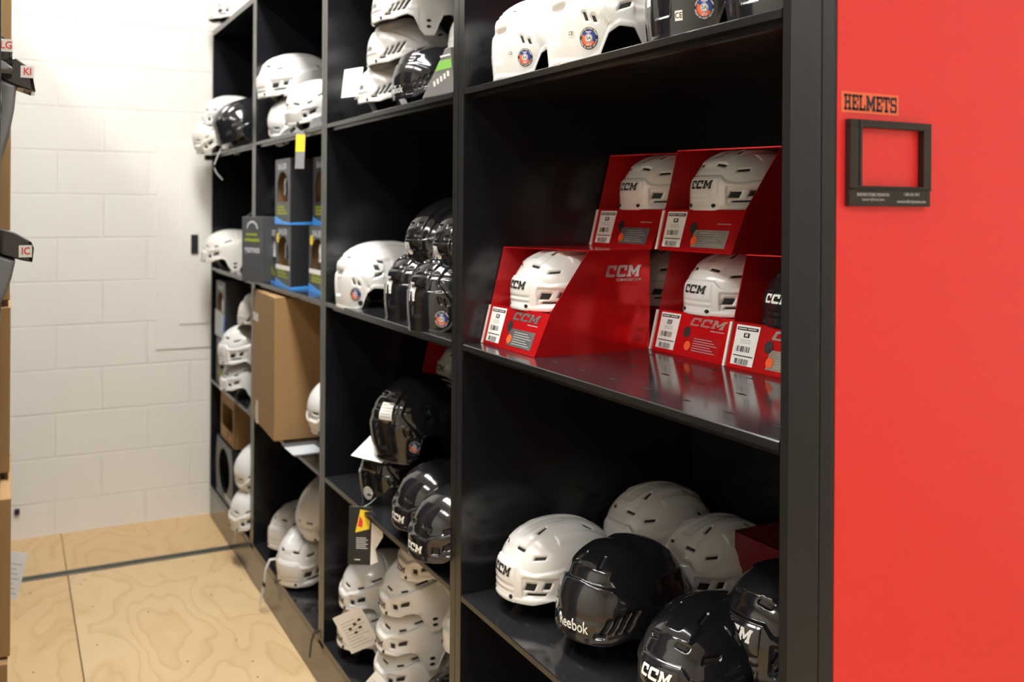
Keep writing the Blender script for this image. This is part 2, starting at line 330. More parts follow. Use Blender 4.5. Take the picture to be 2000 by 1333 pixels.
def disp(kind, a, q):
    a = np.asarray(a, float); q = np.asarray(q, float)
    p, _ = base(a, q); x, y = p[..., 0], p[..., 1]; d = np.abs(np.degrees(wrap(a))); D = np.zeros(np.broadcast(a, q).shape)
    ay = np.abs(y); qb = bandq(kind, d); rm = rim(kind, a)
    amt = {'T': .004, 'V': .0085, 'R': .003, 'B': .0025}[kind]
    D += amt * (1 - sm(qb - .003, qb + .003, q))
    g = lambda v, c, w: np.exp(-((v - c) / w) ** 2)
    D += .0015 * (1 - sm(.006, .011, q - rm))
    if kind == 'T':
        D += .004 * (1 - sm(.030, .040, ay)) * sm(.055, .075, q)
        D -= .003 * (1 - sm(.010, .016, ay)) * sm(.085, .10, q)
        D += .003 * sm(.045, .055, ay) * (1 - sm(.062, .072, ay)) * sm(.04, .06, q) * (x < .03)
        D -= .0016 * g(q, -.006, .003) * (d < 21); D -= .0016 * g(q, -.018, .003) * (d < 21)
        D += .002 * (1 - sm(20, 23, d)) * (q < .03)
        D -= .0035 * sm(30, 33, d) * (1 - sm(70, 74, d)) * sm(-.026, -.022, q) * (1 - sm(.010, .014, q))
        D -= .004 * sm(160, 163, d) * sm(-.03, -.026, q) * (1 - sm(.02, .024, q))
    elif kind == 'V':
        D -= .0022 * g(x, .005, .003) * (q > .03)
        D -= .0030 * sm(27, 30, d) * (1 - sm(58, 61, d)) * sm(-.021, -.018, q) * (1 - sm(.004, .008, q))
        D -= .0012 * g(q, -.028, .002)
    elif kind == 'R':
        D += .006 * (1 - sm(.040, .052, ay)) * sm(.06, .085, q) * sm(-.02, .02, -np.abs(x - .01) + .09)
        D -= .004 * g(x, -.01, .018) * (ay < .06) * sm(.1, .12, q)
        D -= .003 * sm(88, 92, d) * (1 - sm(118, 122, d)) * sm(.018, .022, q) * (1 - sm(.055, .06, q))
        D += .0015 * np.sin(q / .0065 * PI) ** 2 * (d > 94) * (d < 116) * (q > .022) * (q < .055)
        D += .0022 * (1 - sm(-.001, .003, q)) * (d < 75); D -= .0012 * (1 - sm(17, 19, d)) * (q < -.004)
        D += .003 * (1 - sm(.0, .012, np.abs(ay - .05))) * sm(.07, .09, q)
    else:
        D += .005 * (1 - sm(.026, .032, ay)) * sm(.02, .04, q)
        D += .003 * (1 - sm(.044, .052, ay)) * sm(.03, .05, q)
        D -= .005 * (d > 150) * (1 - sm(.014 + .12 * np.clip(q + .02, 0, .05), .017 + .12 * np.clip(q + .02, 0, .05), ay)) * sm(-.034, -.03, q) * (1 - sm(.026, .03, q))
        D -= .0025 * g(q, .055, .003) * (d > 120); D -= .003 * g(q - .0022 * (d - 120), -.02, .004) * (d > 100) * (d < 150)
        D -= .003 * sm(95, 99, d) * (1 - sm(104, 108, d)) * sm(.0, .006, q) * (1 - sm(.06, .07, q))
    pole = {'T': .002, 'V': 0, 'R': .004, 'B': .007}[kind]; f = sm(LQ - .02, LQ - .004, q); D = D * (1 - f) + pole * f
    for a0, q0, w, h, sk, ro, r, sd in vent_list(kind):
        u = wrap(a - a0) * r * sd; v = q - q0; c, s_ = math.cos(ro), math.sin(ro); u, v = u * c + v * s_, -u * s_ + v * c; u = u - sk * v
        D -= .004 * sm(w / 2 + .003, w / 2, np.abs(u)) * sm(h / 2 + .003, h / 2, np.abs(v))
    return D
def surf(kind, a, q, off=0.0):
    p, n = base(a, q); return p + n * (np.asarray(disp(kind, a, q)) + off)[..., None]
_hm = {}
def shell_mesh(kind, colour, NA=300, NQ=92):
    if (kind, colour) in _hm: return _hm[(kind, colour)]
    a = np.linspace(-PI, PI, NA, endpoint=False); rm = rim(kind, a)
    s = np.linspace(0, 1, NQ); s = s * (1 - .12 * np.sin(s * PI) * 0)
    Q = rm[:, None] + (LQ - rm)[:, None] * s[None, :-1]; Aa = np.repeat(a[:, None], NQ - 1, 1)
    P = surf(kind, Aa, Q)
    rows = []
    for off, dq in ((-.007, .026), (-.0055, .006), (-.005, 0.0), (-.001, -.0008)):
        p, n = base(a, rm + dq); rows.append((p + n * (disp(kind, a, np.maximum(rm, rm + dq)) + off)[:, None]))
    P = np.concatenate([np.stack(rows, 1), P], 1); NR = P.shape[1]
    mb = MB(); vs = P.reshape(-1, 3).tolist(); fs = []
    for i in range(NA):
        j = (i + 1) % NA
        for k in range(NR - 1): fs.append((i * NR + k, j * NR + k, j * NR + k + 1, i * NR + k + 1))
    vs.append((float(base(0, LQ)[0][0]), 0, HD)); top = len(vs) - 1
    fs += [(i * NR + NR - 1, ((i + 1) % NA) * NR + NR - 1, top) for i in range(NA)]
    mb.add(vs, fs, 0, True)
    for a0, q0, w, h, sk, ro, r, sd in vent_list(kind):       # dark floors of the vents
        nu, nv = 9, 6; pv = []; fv = []
        for i in range(nu):
            for j in range(nv):
                u = (i / (nu - 1) - .5) * w; v = (j / (nv - 1) - .5) * h; u2 = u + sk * v
                uu = u2 * math.cos(ro) - v * math.sin(ro); vv = u2 * math.sin(ro) + v * math.cos(ro)
                p, n = base(a0 + sd * uu / r, q0 + vv); dd = float(disp(kind, np.array(a0 + sd * uu / r), np.array(q0 + vv)))
                pv.append((p + n * (dd + .0014)).tolist())
        for i in range(nu - 1):
            for j in range(nv - 1): fv.append((i * nv + j, (i + 1) * nv + j, (i + 1) * nv + j + 1, i * nv + j + 1))
        mb.add(pv, fv, 1, False)
    if kind == 'V':
        for sd in (1, -1):
            for qq in (-.042, -.058):
                pts, fc = flat([circ(.0045, 16)], None); mb.add([surf(kind, sd * R(86) + u / .09, qq + v, .0006).tolist() for u, v in pts], fc, 1)
    if kind == 'R':
        for sd in (1, -1):
            for qq in (-.036, -.052):
                pts, fc = flat([circ(.0042, 16)], None); mb.add([surf(kind, sd * R(87) + u / .09, qq + v, .0006).tolist() for u, v in pts], fc, 1)
    me = mb.mesh('shell', [colour, 'vent']); _hm[(kind, colour)] = me; return me
_lm = {}
def liner_mesh(kind, m='liner'):
    if (kind, m) in _lm: return _lm[(kind, m)]
    NA, NQ = 90, 16; a = np.linspace(-PI, PI, NA, endpoint=False); rm = rim(kind, a) + .010
    s = np.linspace(0, 1, NQ)[:-1]; Q = rm[:, None] + (LQ - rm)[:, None] * s[None]; p, n = base(np.repeat(a[:, None], NQ - 1, 1), Q)
    P = p - n * .011; p0, n0 = base(a, rm + .004); P = np.concatenate([(p0 - n0 * .0062)[:, None], P], 1); NR = P.shape[1]
    vs = P.reshape(-1, 3).tolist(); fs = [(i * NR + k, ((i + 1) % NA) * NR + k, ((i + 1) % NA) * NR + k + 1, i * NR + k + 1) for i in range(NA) for k in range(NR - 1)]
    vs.append((0, 0, HD - .011)); fs += [(i * NR + NR - 1, ((i + 1) % NA) * NR + NR - 1, len(vs) - 1) for i in range(NA)]
    me = MB().add(vs, fs, 0, True).mesh('liner', [m]); _lm[(kind, m)] = me; return me
def on_shell(mb, kind, vf, a0, q0, mi, off, rot=0.0, s=1.0):
    r = rloc(a0, q0); pts = np.array(vf[0]) * s; c, d = math.cos(rot), math.sin(rot)
    u = pts[:, 0] * c - pts[:, 1] * d; v = pts[:, 0] * d + pts[:, 1] * c
    mb.add(surf(kind, a0 + u / r, q0 + v, off).tolist(), vf[1], mi)
_pm = {}
def cached(key, fn):
    if key not in _pm: _pm[key] = fn()
    return _pm[key]
def logo_mesh(kind, what, colour, a=0.0):
    def f():
        mb = MB()
        if what == 'CCM':
            q = {'T': .016, 'V': -.014, 'R': .0, 'B': .0}[kind]
            on_shell(mb, kind, flat(ccm_polys(.066, .0165), .006), a, q, 0, .0009)
        elif what == 'Reebok':
            on_shell(mb, kind, text('Reebok', .026, .012, .006, .92), a, -.009 if kind == 'R' else .0, 0, .0009)
        elif what == 'RBK':
            on_shell(mb, kind, text('RBK', .016, .01, .006), a, .008, 0, .0009)
        return mb.mesh('logo', [colour])
    return cached(('logo', kind, what, colour, a), f)
def csa_mesh(kind, a, q, rot=0.0, year='2015', s=1.0):
    def f():
        mb = MB(); P = lambda vf, mi, off, dr=0.0, dx=0, dy=0: on_shell(mb, kind, ([(x + dx, y + dy) for x, y in vf[0]], vf[1]), a, q, mi, off, rot, s)
        P(flat([circ(.0175)]), 0, .0008); P(flat([circ(.0128)]), 1, .0011)
        P(flat([circ(.0126, 24, R(-30), R(150))]), 2, .0013); P(flat([circ(.0126, 24, R(150), R(330))]), 3, .0013)
        P(flat([circ(.0070)]), 4, .0016); P(flat([circ(.0062)]), 0, .0019); P(flat([circ(.0054)]), 4, .0022)
        P(text('SA', .0078, .01, None), 0, .0025)
        P(text(year, .0052, .01, None), 4, .0018, 0, 0, -.0100)
        P(flat([rect(-.0055, .0096, .0055, .0106)]), 4, .0018); P(flat([rect(-.003, .0079, .003, .0087)]), 4, .0018)
        for word, c0, sg in (('CERTIFIED HOCKEY HELMET', PI / 2, -1), ('CASQUE DE HOCKEY CERTIFIE', -PI / 2, 1)):
            n = len(word)
            for i, ch in enumerate(word):
                if ch == ' ': continue
                an = c0 + sg * (i - (n - 1) / 2) * .115; g = text(ch, .0036, .01, None); ro = an - PI / 2 if sg < 0 else an + PI / 2
                c, d = math.cos(ro), math.sin(ro)
                P(([(x * c - y * d + .0152 * math.cos(an), x * d + y * c + .0152 * math.sin(an)) for x, y in g[0]], g[1]), 4, .0011)
        return mb.mesh('certification_sticker', ['ink', 'ink', 'blue_ink', 'orange_ink', 'white_ink'])
    return cached(('csa', kind, a, q, rot, year, s), f)
def patch_mesh(kind, name, a, q, w, h, rot=0.0, lines=0, txt=None, bg='paper', rnd=False, fg='grey_ink'):
    def f():
        mb = MB(); on_shell(mb, kind, flat([circ(w / 2)] if rnd else [rect(-w / 2, -h / 2, w / 2, h / 2)]), a, q, 0, .0009, rot)
        for i in range(lines):
            y = h * (.34 - .68 * i / max(lines - 1, 1)); ww = w * (.3 if rnd else .4)
            on_shell(mb, kind, flat([rect(-ww, y - h * .02, ww, y + h * .02)]), a, q, 1, .0013, rot)
        if txt: on_shell(mb, kind, text(txt, h * .8, .01, .006), a, q, 1, .0013, rot)
        return mb.mesh(name, [bg, fg])
    return cached((name, kind, a, q, w, h, rot, lines, txt, bg, rnd, fg), f)
def screw_mesh(kind, a, q, r=.0045, m='vent'):
    def f():
        mb = MB(); p = surf(kind, np.array(a), np.array(q), -.001); _, n = base(a, q); n = Vector(n); t = n.orthogonal().normalized(); b = n.cross(t); vs = []
        for rr, hh in ((r, 0), (r, .0022), (r * .8, .0030), (r * .35, .0032), (r * .3, .0022)):
            vs += [tuple(Vector(p) + n * hh + t * rr * math.cos(2 * PI * k / 16) + b * rr * math.sin(2 * PI * k / 16)) for k in range(16)]
        fs = [(i * 16 + k, i * 16 + (k + 1) % 16, i * 16 + 16 + (k + 1) % 16, i * 16 + 16 + k) for i in range(4) for k in range(16)] + [tuple(range(64, 80))]
        mb.add(vs, fs, 0, True); return mb.mesh('screw', [m])
    return cached(('screw', kind, a, q, r, m), f)

def helmet(kind, colour, loc, yaw, label, pitch=0, roll=0, logo=None, group=None, scale=1.0, parts=(), screws=True, strap=None, liner='liner'):
    t = thing('hockey_helmet', label, 'helmet', loc, (R(roll), R(pitch), R(yaw)), group, scale)
    link('shell', shell_mesh(kind, colour), t); link('liner', liner_mesh(kind, liner), t)
    lc = 'ink' if colour in ('white', 'cream') else 'white_ink'
    if logo: link('logo', logo_mesh(kind, logo, lc), t)['label'] = ('black' if lc == 'ink' else 'white') + ' front logo lettering'
    if screws:
        for a in (17, -17): link('screw', screw_mesh(kind, R(a), -.026 if kind != 'V' else -.032), t)
    for p in parts: link(p[0], p[1](), t)
    if strap:
        mb = MB(); mb.ribbon(strap[0], strap[1], .0018, 0, strap[2] if len(strap) > 2 else (0, 1, 0)); mb.build('chin_strap', [strap[3] if len(strap) > 3 else 'strap'], t)
    return t
def CSA(kind, a, q, rot=0.0, year='2015', s=1.0): return ('certification_sticker', lambda: csa_mesh(kind, R(a), q, R(rot), year, s))
def CE(kind, a, q, w=.011): return ('approval_sticker', lambda: patch_mesh(kind, 'approval_sticker', R(a), q, w, w, 0, 0, 'CE', 'paper', False, 'ink'))
def LABEL(kind, a, q, w, h, rot=0, lines=5): return ('warning_label', lambda: patch_mesh(kind, 'warning_label', R(a), q, w, h, R(rot), lines))
def DOT(kind, a, q, w, bg='paper', fg='grey_ink'): return ('round_sticker', lambda: patch_mesh(kind, 'round_sticker', R(a), q, w, w, 0, 5, None, bg, True, fg))
def LIDSCREW(kind, a, q): return ('screw', lambda: screw_mesh(kind, R(a), q, .0065))
#SCENE
# ------------------------------------------------------------------ room
Y0, Y1a, Y1b, Y2a, Y2b, Y3a, Y3b, Y4 = 0.0, 0.914, 0.969, 1.873, 1.928, 2.793, 2.848, 3.686
ZA, ZB, ZC, ZD, ZT = 1.737, 1.194, 0.661, 0.157, 2.319
YW, CEIL, XL, XRW, YF = 3.739, 3.7, -0.875, 3.4, -4.2
struct('wall_back', MB().box((-3.4, YW, 0), (XRW, YW + .15, CEIL)), ['block'])
struct('wall_left', MB().box((-3.4, YF, 0), (-3.25, YW, CEIL)), ['wall_plain'])
struct('wall_right', MB().box((XRW, YF, 0), (XRW + .15, YW + .15, CEIL)), ['wall_plain'])
struct('wall_front', MB().box((-3.4, YF - .15, 0), (XRW + .15, YF, CEIL)), ['wall_plain'])
struct('ceiling', MB().box((-3.4, YF - .15, CEIL), (XRW + .15, YW + .15, CEIL + .1)), ['ceil'])
f = MB()                                                # plywood sheets with thin dark joints
RY0, RY1 = 3.205, 3.262
f.box((-3.25, YF, -.05), (-.646, RY0, 0), 1); f.box((-.642, YF, -.05), (XRW, RY0, 0), 0)
f.box((-3.25, RY1, -.05), (-.646, YW, 0), 1); f.box((-.643, RY1, -.05), (XRW, YW, 0), 1)
f.box((-3.25, YF, -.09), (XRW, YW, -.045), 2)
for k in range(46):
    x = random.uniform(-.85, 0); y = random.uniform(1.2, 3.15)
    if k % 2: x = random.choice((-.70, -.58, -.16)) + random.uniform(-.008, .008)
    f.prism(circ(.0035, 8), lambda p, q, d, x=x, y=y: (x + p, y + q, d), 0, .0003, 2)
struct('floor', f, ['ply', 'ply2', 'dark'])
rl = MB(); rl.box((-3.2, RY0 + .002, -.045), (2.6, RY1 - .002, -.012), 0); rl.box((-3.2, RY0 + .002, -.02), (2.6, RY0 + .014, .001), 1); rl.box((-3.2, RY1 - .016, -.02), (2.6, RY1 - .002, .002), 1); rl.box((-3.2, RY0 + .014, -.02), (2.6, RY1 - .016, -.004), 1)
tag(rl.build('floor_rail', ['dark', 'rail']), 'grey steel track rail let into the plywood floor across the aisle', 'rail')

# flush electrical panel on the block wall
ep = thing('electrical_panel', 'painted flush electrical panel with black latch on the block wall', 'electrical panel', (0, YW, 0))
MB().box((-.243, -.006, .805), (.10, 0, 1.79)).build('cover_plate', ['panel_paint'], ep, .001)
dr = MB().box((-.137, -.011, .92), (.06, -.006, 1.68)).build('door', ['panel_paint'], ep, .0012)
MB().box((-.087, -.019, 1.256), (-.054, -.011, 1.347)).box((-.080, -.023, 1.285), (-.061, -.019, 1.318)).build('latch', ['vent'], dr)
bx = MB().box((-.834, YW - .012, .112), (-.812, YW, .137)); tag(bx.build('wall_clip', ['navy'], None, .002), 'small dark clip low on the block wall beside the left shelf', 'clip')

# ceiling lights (out of frame, they light the aisle)
def ceiling_light(x, y, lx, ly, label, lamp='lamp'):
    t = thing('ceiling_light', label, 'ceiling light', (x, y, CEIL), group=None)
    fr = MB(); a, b = lx / 2, ly / 2
    for s in ((-a - .03, -b - .03, a + .03, -b), (-a - .03, b, a + .03, b + .03), (-a - .03, -b, -a, b), (a, -b, a + .03, b)): fr.box((s[0], s[1], -.07), (s[2], s[3], 0))
    fr.box((-a, -b, -.01), (a, b, 0)); fr.build('frame', ['ceil'], t)
    dm = MB(); n = 3
    for i in range(n):
        w = lx / n; dm.box((-a + i * w + .012, -b + .01, -.055), (-a + (i + 1) * w - .012, b - .01, -.05))
    dm.build('diffuser', [lamp], t)
ceiling_light(-1.95, -.2, .36, 1.5, 'fluorescent ceiling light over the mouth of the aisle, left of it', 'lamp_dim')
ceiling_light(-2.0, 1.5, .36, 1.5, 'fluorescent ceiling light over the left shelving', 'lamp_dim')
ceiling_light(-.5, .35, .40, 1.2, 'fluorescent ceiling light over the near half of the aisle', 'lamp_dim')
ceiling_light(-.5, 1.75, .40, 1.5, 'fluorescent ceiling light over the far half of the aisle', 'lamp')
ceiling_light(-.6, -2.4, .36, 1.0, 'fluorescent ceiling light behind the mouth of the aisle', 'lamp_dim')
ceiling_light(1.6, -2.8, .36, 1.2, 'fluorescent ceiling light in front of the red end panel', 'lamp_dim')

# ------------------------------------------------------------------ shelving
DEP = 0.62
def shelf_board(z, ya, yb, t, holes=False):
    b = MB(); e = .0015
    b.box((.002, ya + e, z - .012), (DEP, yb - e, z), 0); b.prism([(0, z - .0125), (.0022, z - .0125), (.0022, z), (.0016, z), (0, z - .0016)], lambda p, q, d: (p, d, q), ya + e, yb - e, 1)
    b.box((.012, ya + .012, z - .022), (.022, yb - .012, z - .012), 2)
    if holes:
        for ix in range(5):
            for iy in range(9):
                x = .055 + ix * .11; y = ya + .06 + iy * .095
                b.box((x, y - .011, z), (x + .0025, y + .011, z + .0004), 3); b.box((x - .002, y - .003, z), (x + .005, y + .003, z + .0005), 3)
    return b.build('shelf', ['shelf_top', 'edge', 'steel_black', 'vent'], t)
def shelving(ya, yb, pa, pb, label, ztop=ZT, holes=False):
    t = thing('shelving_unit', label, 'shelving unit', (0, 0, 0), group=None)
    for (a, b) in ((pa, ya), (yb, pb)):
        s = MB().box((.002, a, ZD - .01), (DEP, b, ztop), 0).box((0, a + .001, ZD - .01), (.002, b - .001, ztop), 1)
        s.build('side_panel', ['steel_black', 'edge'], t)
    for z in (ZA, ZB, ZC): shelf_board(z, ya, yb, t, holes)
    d = MB().box((.002, ya, ZD - .02), (DEP, yb, ZD), 0).box((0, ya, ZD - .02), (.002, yb, ZD - .001), 1); d.build('bottom_shelf', ['shelf_top', 'steel_black'], t)
    MB().box((.002, ya, ztop - .024), (DEP, yb, ztop), 0).box((0, ya, ztop - .024), (.002, yb, ztop), 1).build('top_panel', ['steel_black', 'edge'], t)
    MB().box((DEP, pa, ZD), (DEP + .01, pb, ztop)).build('back_panel', ['steel_black'], t)
    return t
shelving(Y0, Y1a, -.0175, .9415, 'nearest black shelving bay with red boxed helmets beside the red end panel', holes=True)
shelving(Y1b, Y2a, .9415, 1.9005, 'second black shelving bay from the red end panel, full of black helmets')
shelving(Y2b, Y3a, 1.9005, 2.8205, 'third black shelving bay, holding the tall brown carton')
shelving(Y3b, 3.668, 2.8205, Y4, 'farthest black shelving bay against the block wall')
cg = thing('shelving_carriage', 'low glossy dark base running under all the shelving bays', 'shelving base', (0, 0, 0))
MB().box((.004, -.017, .004), (1.24, Y4, ZD - .021)).build('kick_plate', ['kick'], cg)
MB().box((.0, -.017, ZD - .030), (.004, Y4, ZD - .021)).build('top_strip', ['edge'], cg)

ep = thing('end_panel', 'red laminate end panel with charcoal edge trim closing the near shelving bay', 'end panel', (0, 0, 0))
MB().box((.0019, -.0857, .02), (1.25, -.069, 2.42)).build('red_board', ['red_panel'], ep)
MB().box((-.004, -.0665, .02), (.03, -.0178, 2.42)).build('edge_trim', ['trim'], ep, .002)['label'] = 'wide charcoal front trim'
MB().box((-.003, -.0855, .02), (.0018, -.067, 2.42)).build('corner_trim', ['trim'], ep, .001)

# sign, label holder on the red panel
YP = -.0857
sg = MB(); o = (0.0045, YP - .0003, 0)
def on_red(x, z): return (x, YP - .0004, z)
sg.box((.008, YP - .0006, 1.5985), (.105, YP - .0001, 1.6235), 0)
pr = Print(sg, (.0565, YP - .0006, 1.611), (1, 0, 0), (0, 0, 1))
wtot = sum(SLAB[c][0] for c in 'HELMETS') + .12 * 6; sc = .089 / wtot; x = -.0445
for c in 'HELMETS':
    w, rs = SLAB[c]
    for q in rs: pr.put(([(x + a * sc, (b - .5) * .0185) for a, b in flat([q], None)[0]], flat([q], None)[1]), 0, 0, 1, .0004)
    x += (w + .12) * sc
tag(sg.build('aisle_sign', ['sign', 'navy']), 'orange sticker lettered HELMETS on the red end panel', 'sign')
lh = thing('label_holder', 'black plastic label frame on the red end panel under the orange sign', 'label holder', (0, YP, 0))
hx0, hx1, hz0, hz1 = .015, .154, 1.4885, 1.5905; ix0, ix1, iz0, iz1 = .034, .1405, 1.5125, 1.5815
h = MB(); h.box((hx0, -.009, iz1), (hx1, 0, hz1)); h.box((hx0, -.009, iz0 - .003), (ix0, 0, iz1)); h.box((ix1, -.009, iz0 - .003), (hx1, 0, iz1)); h.box((ix0, -.009, iz0 - .003), (ix1, 0, iz0))
h.box((ix0 - .0055, -.0096, iz0), (ix0 - .0045, -.009, hz1))
h.build('frame', ['holder'], lh, .0006)
pl = MB().box((hx0, -.0075, hz0), (hx1, 0, iz0 - .0035)).box((hx0 + .002, -.0105, iz0 - .0045), (hx1 - .001, -.0075, iz0 - .003)).build('name_strip', ['holder'], lh, .0004)
tm = MB(); P = Print(tm, (0, -.0078, 0), (1, 0, 0), (0, 0, 1))
P.put(text('BRADFORD SYSTEMS CORPORATION', .0052, .012, None, .62), .0535, 1.5020, 0, .0003)
P.put(text('Spacesaver High Density Systems', .0046, 0, None, .60), .0535, 1.4965, 0, .0003)
P.put(text('1-800-696-3453', .0056, .004, None, .78), .1195, 1.5030, 0, .0003)
P.put(text('www.bradfordsystems.com', .0058, .004, None, .80), .1195, 1.4945, 0, .0003)
tm.build('lettering', ['lightgrey'], pl)

# ------------------------------------------------------------------ red helmet boxes
BW, BD, BH = .220, .275, .206
def ccm_box(x0, y0, z0, label, size, helmet_colour, hlabel, sticker='silver', logo=True):
    """front towards -X; y0 is the near side"""
    t = thing('helmet_box', label, 'display box', (x0, y0, z0), group='red display boxes on the near bay')
    lz = .083; th = .0022; SF, SN, TF, TN = .24, .434, .050, .125
    near = [(0, 0), (BD, 0), (BD, BH), (TN, BH), (SN * lz, lz)]; far = [(0, 0), (BD, 0), (BD, BH), (TF, BH), (SF * lz, lz)]
    for nm, a, b, prof in (('side_panel', 0, th, near), ('side_panel', BW - th, BW, far)):
        m_ = (a + b) / 2; s = MB().prism(prof, lambda p, q, d: (p, d, q), a, m_, 0 if a == 0 else 3).prism(prof, lambda p, q, d: (p, d, q), m_, b, 3 if a == 0 else 0)
        if a == 0:
            P = Print(s, (0, 0, 0), (1, 0, 0), (0, 0, 1))
            P.put(flat(ccm_polys(.088, .024), None), .208, .163, 1, .0004); P.put(text('CCMHOCKEY.COM', .007, .01, None), .222, .145, 2, .0004)
        s.build(nm, ['foil', 'silver', 'white_ink', 'foil_in'], t)
    MB().box((0, th, 0), (BD, BW - th, th)).build('bottom_panel', ['foil'], t)
    MB().box((BD - th, th, th), (BD, BW - th, BH)).build('back_panel', ['foil_in'], t)
    MB().prism([(TN, th), (BD - th, th), (BD - th, BW - th), (TF, BW - th)], lambda p, q, d: (p, q, d), BH - th, BH).build('top_panel', ['foil'], t)
    MB().box((.066, th, th), (BD - th, BW - th, .044)).build('insert_tray', ['foil_in'], t)
    lp = MB(); L = lz / .935; LP = LipPrint(lp, BW, SF, SN); nu, nv = 10, 5
    fr = [LP.at(th + (BW - 2 * th) * i / nu, L * k / nv, 0) for i in range(nu + 1) for k in range(nv + 1)]; bk = [LP.at(th + (BW - 2 * th) * i / nu, L * k / nv, -.003) for i in range(nu + 1) for k in range(nv + 1)]
    q4 = [(i * (nv + 1) + k, (i + 1) * (nv + 1) + k, (i + 1) * (nv + 1) + k + 1, i * (nv + 1) + k + 1) for i in range(nu) for k in range(nv)]
    lp.add(fr, q4, 0); lp.add(bk, q4, 0)
    a0, a1 = LP.at(th, L, 0), LP.at(BW - th, L, 0); lp.add([a0, a1, (a1[0] + .055, a1[1], a1[2] - .010), (a0[0] + .055, a0[1], a0[2] - .010)], [(0, 1, 2, 3)], 0)
    lip = lp.build('front_lip', ['foil'], t)
    fl = MB().prism([(-.003, .001), (.001, .001), (.001 + SF * lz * .98, lz * .98), (-.003 + SF * lz * .98, lz * .98)], lambda p, q, d: (p, d, q), BW - .001, BW + .005, 0)
    fl.build('side_flap', ['paper'], t)['label'] = 'white raw card edge of the box flap'
    lab = MB(); P = LipPrint(lab, BW, SF, SN)
    lx0, lx1, ly0, ly1 = .012, .068, .008, L - .005; P.rect(lx0, ly0, lx1, ly1, 0, .0006); W = lx1 - lx0; cx = (lx0 + lx1) / 2
    P.rect(lx0 + .003, ly1 - .010, lx1 - .003, ly1 - .004, 1, .001); P.rect(lx0 + .006, ly1 - .0078, cx - .002, ly1 - .0062, 0, .0014); P.rect(cx + .001, ly1 - .0078, lx1 - .007, ly1 - .0062, 0, .0014)
    P.rect(cx - .007, ly1 - .0235, cx + .007, ly1 - .0145, 1, .001); P.put(text(size, .0085, .02, None), cx, ly1 - .019, 0, .0014)
    for yy in (.028, .031, .034): P.rect(cx - .013, ly1 - yy, cx + .013, ly1 - yy + .0008, 2, .001)
    rnd = random.Random(3)
    for (by0, by1, bx0, bx1) in ((.033, .044, .008, .040), (.010, .020, .010, .042)):
        x = lx0 + bx0
        while x < lx0 + bx1:
            w = rnd.choice((.0005, .0009, .0015)); P.rect(x, by0, x + w, by1, 1, .001); x += w + rnd.choice((.0006, .0010, .0022))
    P.rect(lx0 + .004, .0245, lx1 - .003, .0265, 1, .001); P.rect(cx - .012, .0075 + .0015, cx + .012, .0085 + .0015, 2, .001)
    lab.build('size_label', ['paper', 'ink', 'grey_ink'], lip)
    pt = MB(); P = LipPrint(pt, BW, SF, SN)
    if logo: P.put(flat(ccm_polys(.098, .017), .012), .146, L - .016, 0, .0006)
    P.rect(.158, L - .0305, .194, L - .0290, 4, .0006)
    P.rect(.100, .010, .196, .046, 1, .0006)
    for i in range(6): P.rect(.120, .015 + i * .0048, .186 - (i % 3) * .008, .0162 + i * .0048, 2, .001)
    P.put(flat([[(a, b * 1.2) for a, b in circ(.0095, 24)]], None), .096, .050, 3, .0012); P.put(flat([[(a, b * 1.1) for a, b in circ(.0085, 24)]], None), .106, .023, 5, .0012)
    pt.build('front_print', ['silver', sticker, 'grey_ink', 'ink', 'grey_ink', 'orange_ink'], lip)
    if helmet_colour:
        helmet('T', helmet_colour, (x0 + .146, y0 + BW / 2 + .005, z0 + .114), 180, hlabel, 0, 0, 'CCM', 'boxed helmets on the near bay', (.97, 1.03, .89))
    return t
ccm_box(.047, .692, ZB, 'lone red foil display box in front, its CCM side panel fully in view', 'M', 'white', 'white boxed helmet in the lone front red box')
ccm_box(.324, .690, ZB, 'red foil display box hidden behind the lone front box', 'M', 'white', 'white boxed helmet glimpsed behind the lone front red box')
ccm_box(.322, .466, ZB, 'red foil display box in the lower back row with LG size label', 'LG', 'white', 'white boxed helmet in the lower row above the LG label', 'foil_in')
ccm_box(.320, .242, ZB, 'red foil display box at the near post holding a black helmet', 'M', 'black', 'black boxed helmet cut off by the near post')
ccm_box(.322, .690, ZB + BH, 'red foil display box on the upper row, far one of two', 'M', 'white', 'shaded white boxed helmet in the far upper red box', 'silver', False)
ccm_box(.330, .458, ZB + BH, 'red foil display box on the upper row, nearer the post', 'M', 'white', 'shaded white boxed helmet in the near upper red box', 'silver', False)

# red plain boxes
def red_box(loc, size, rz, label, m='foil_in'):
    t = thing('red_carton', label, 'box', loc, (0, 0, R(rz))); x, y, z = size; b = MB()
    b.box((0, 0, 0), (x, .002, z)).box((0, y - .002, 0), (x, y, z)).box((0, 0, 0), (.002, y, z)).box((x - .002, 0, 0), (x, y, z)).box((0, 0, 0), (x, y, .002)); b.build('body', [m], t)
    MB().box((0, 0, z - .002), (x, y, z)).build('lid', [m], t); return t

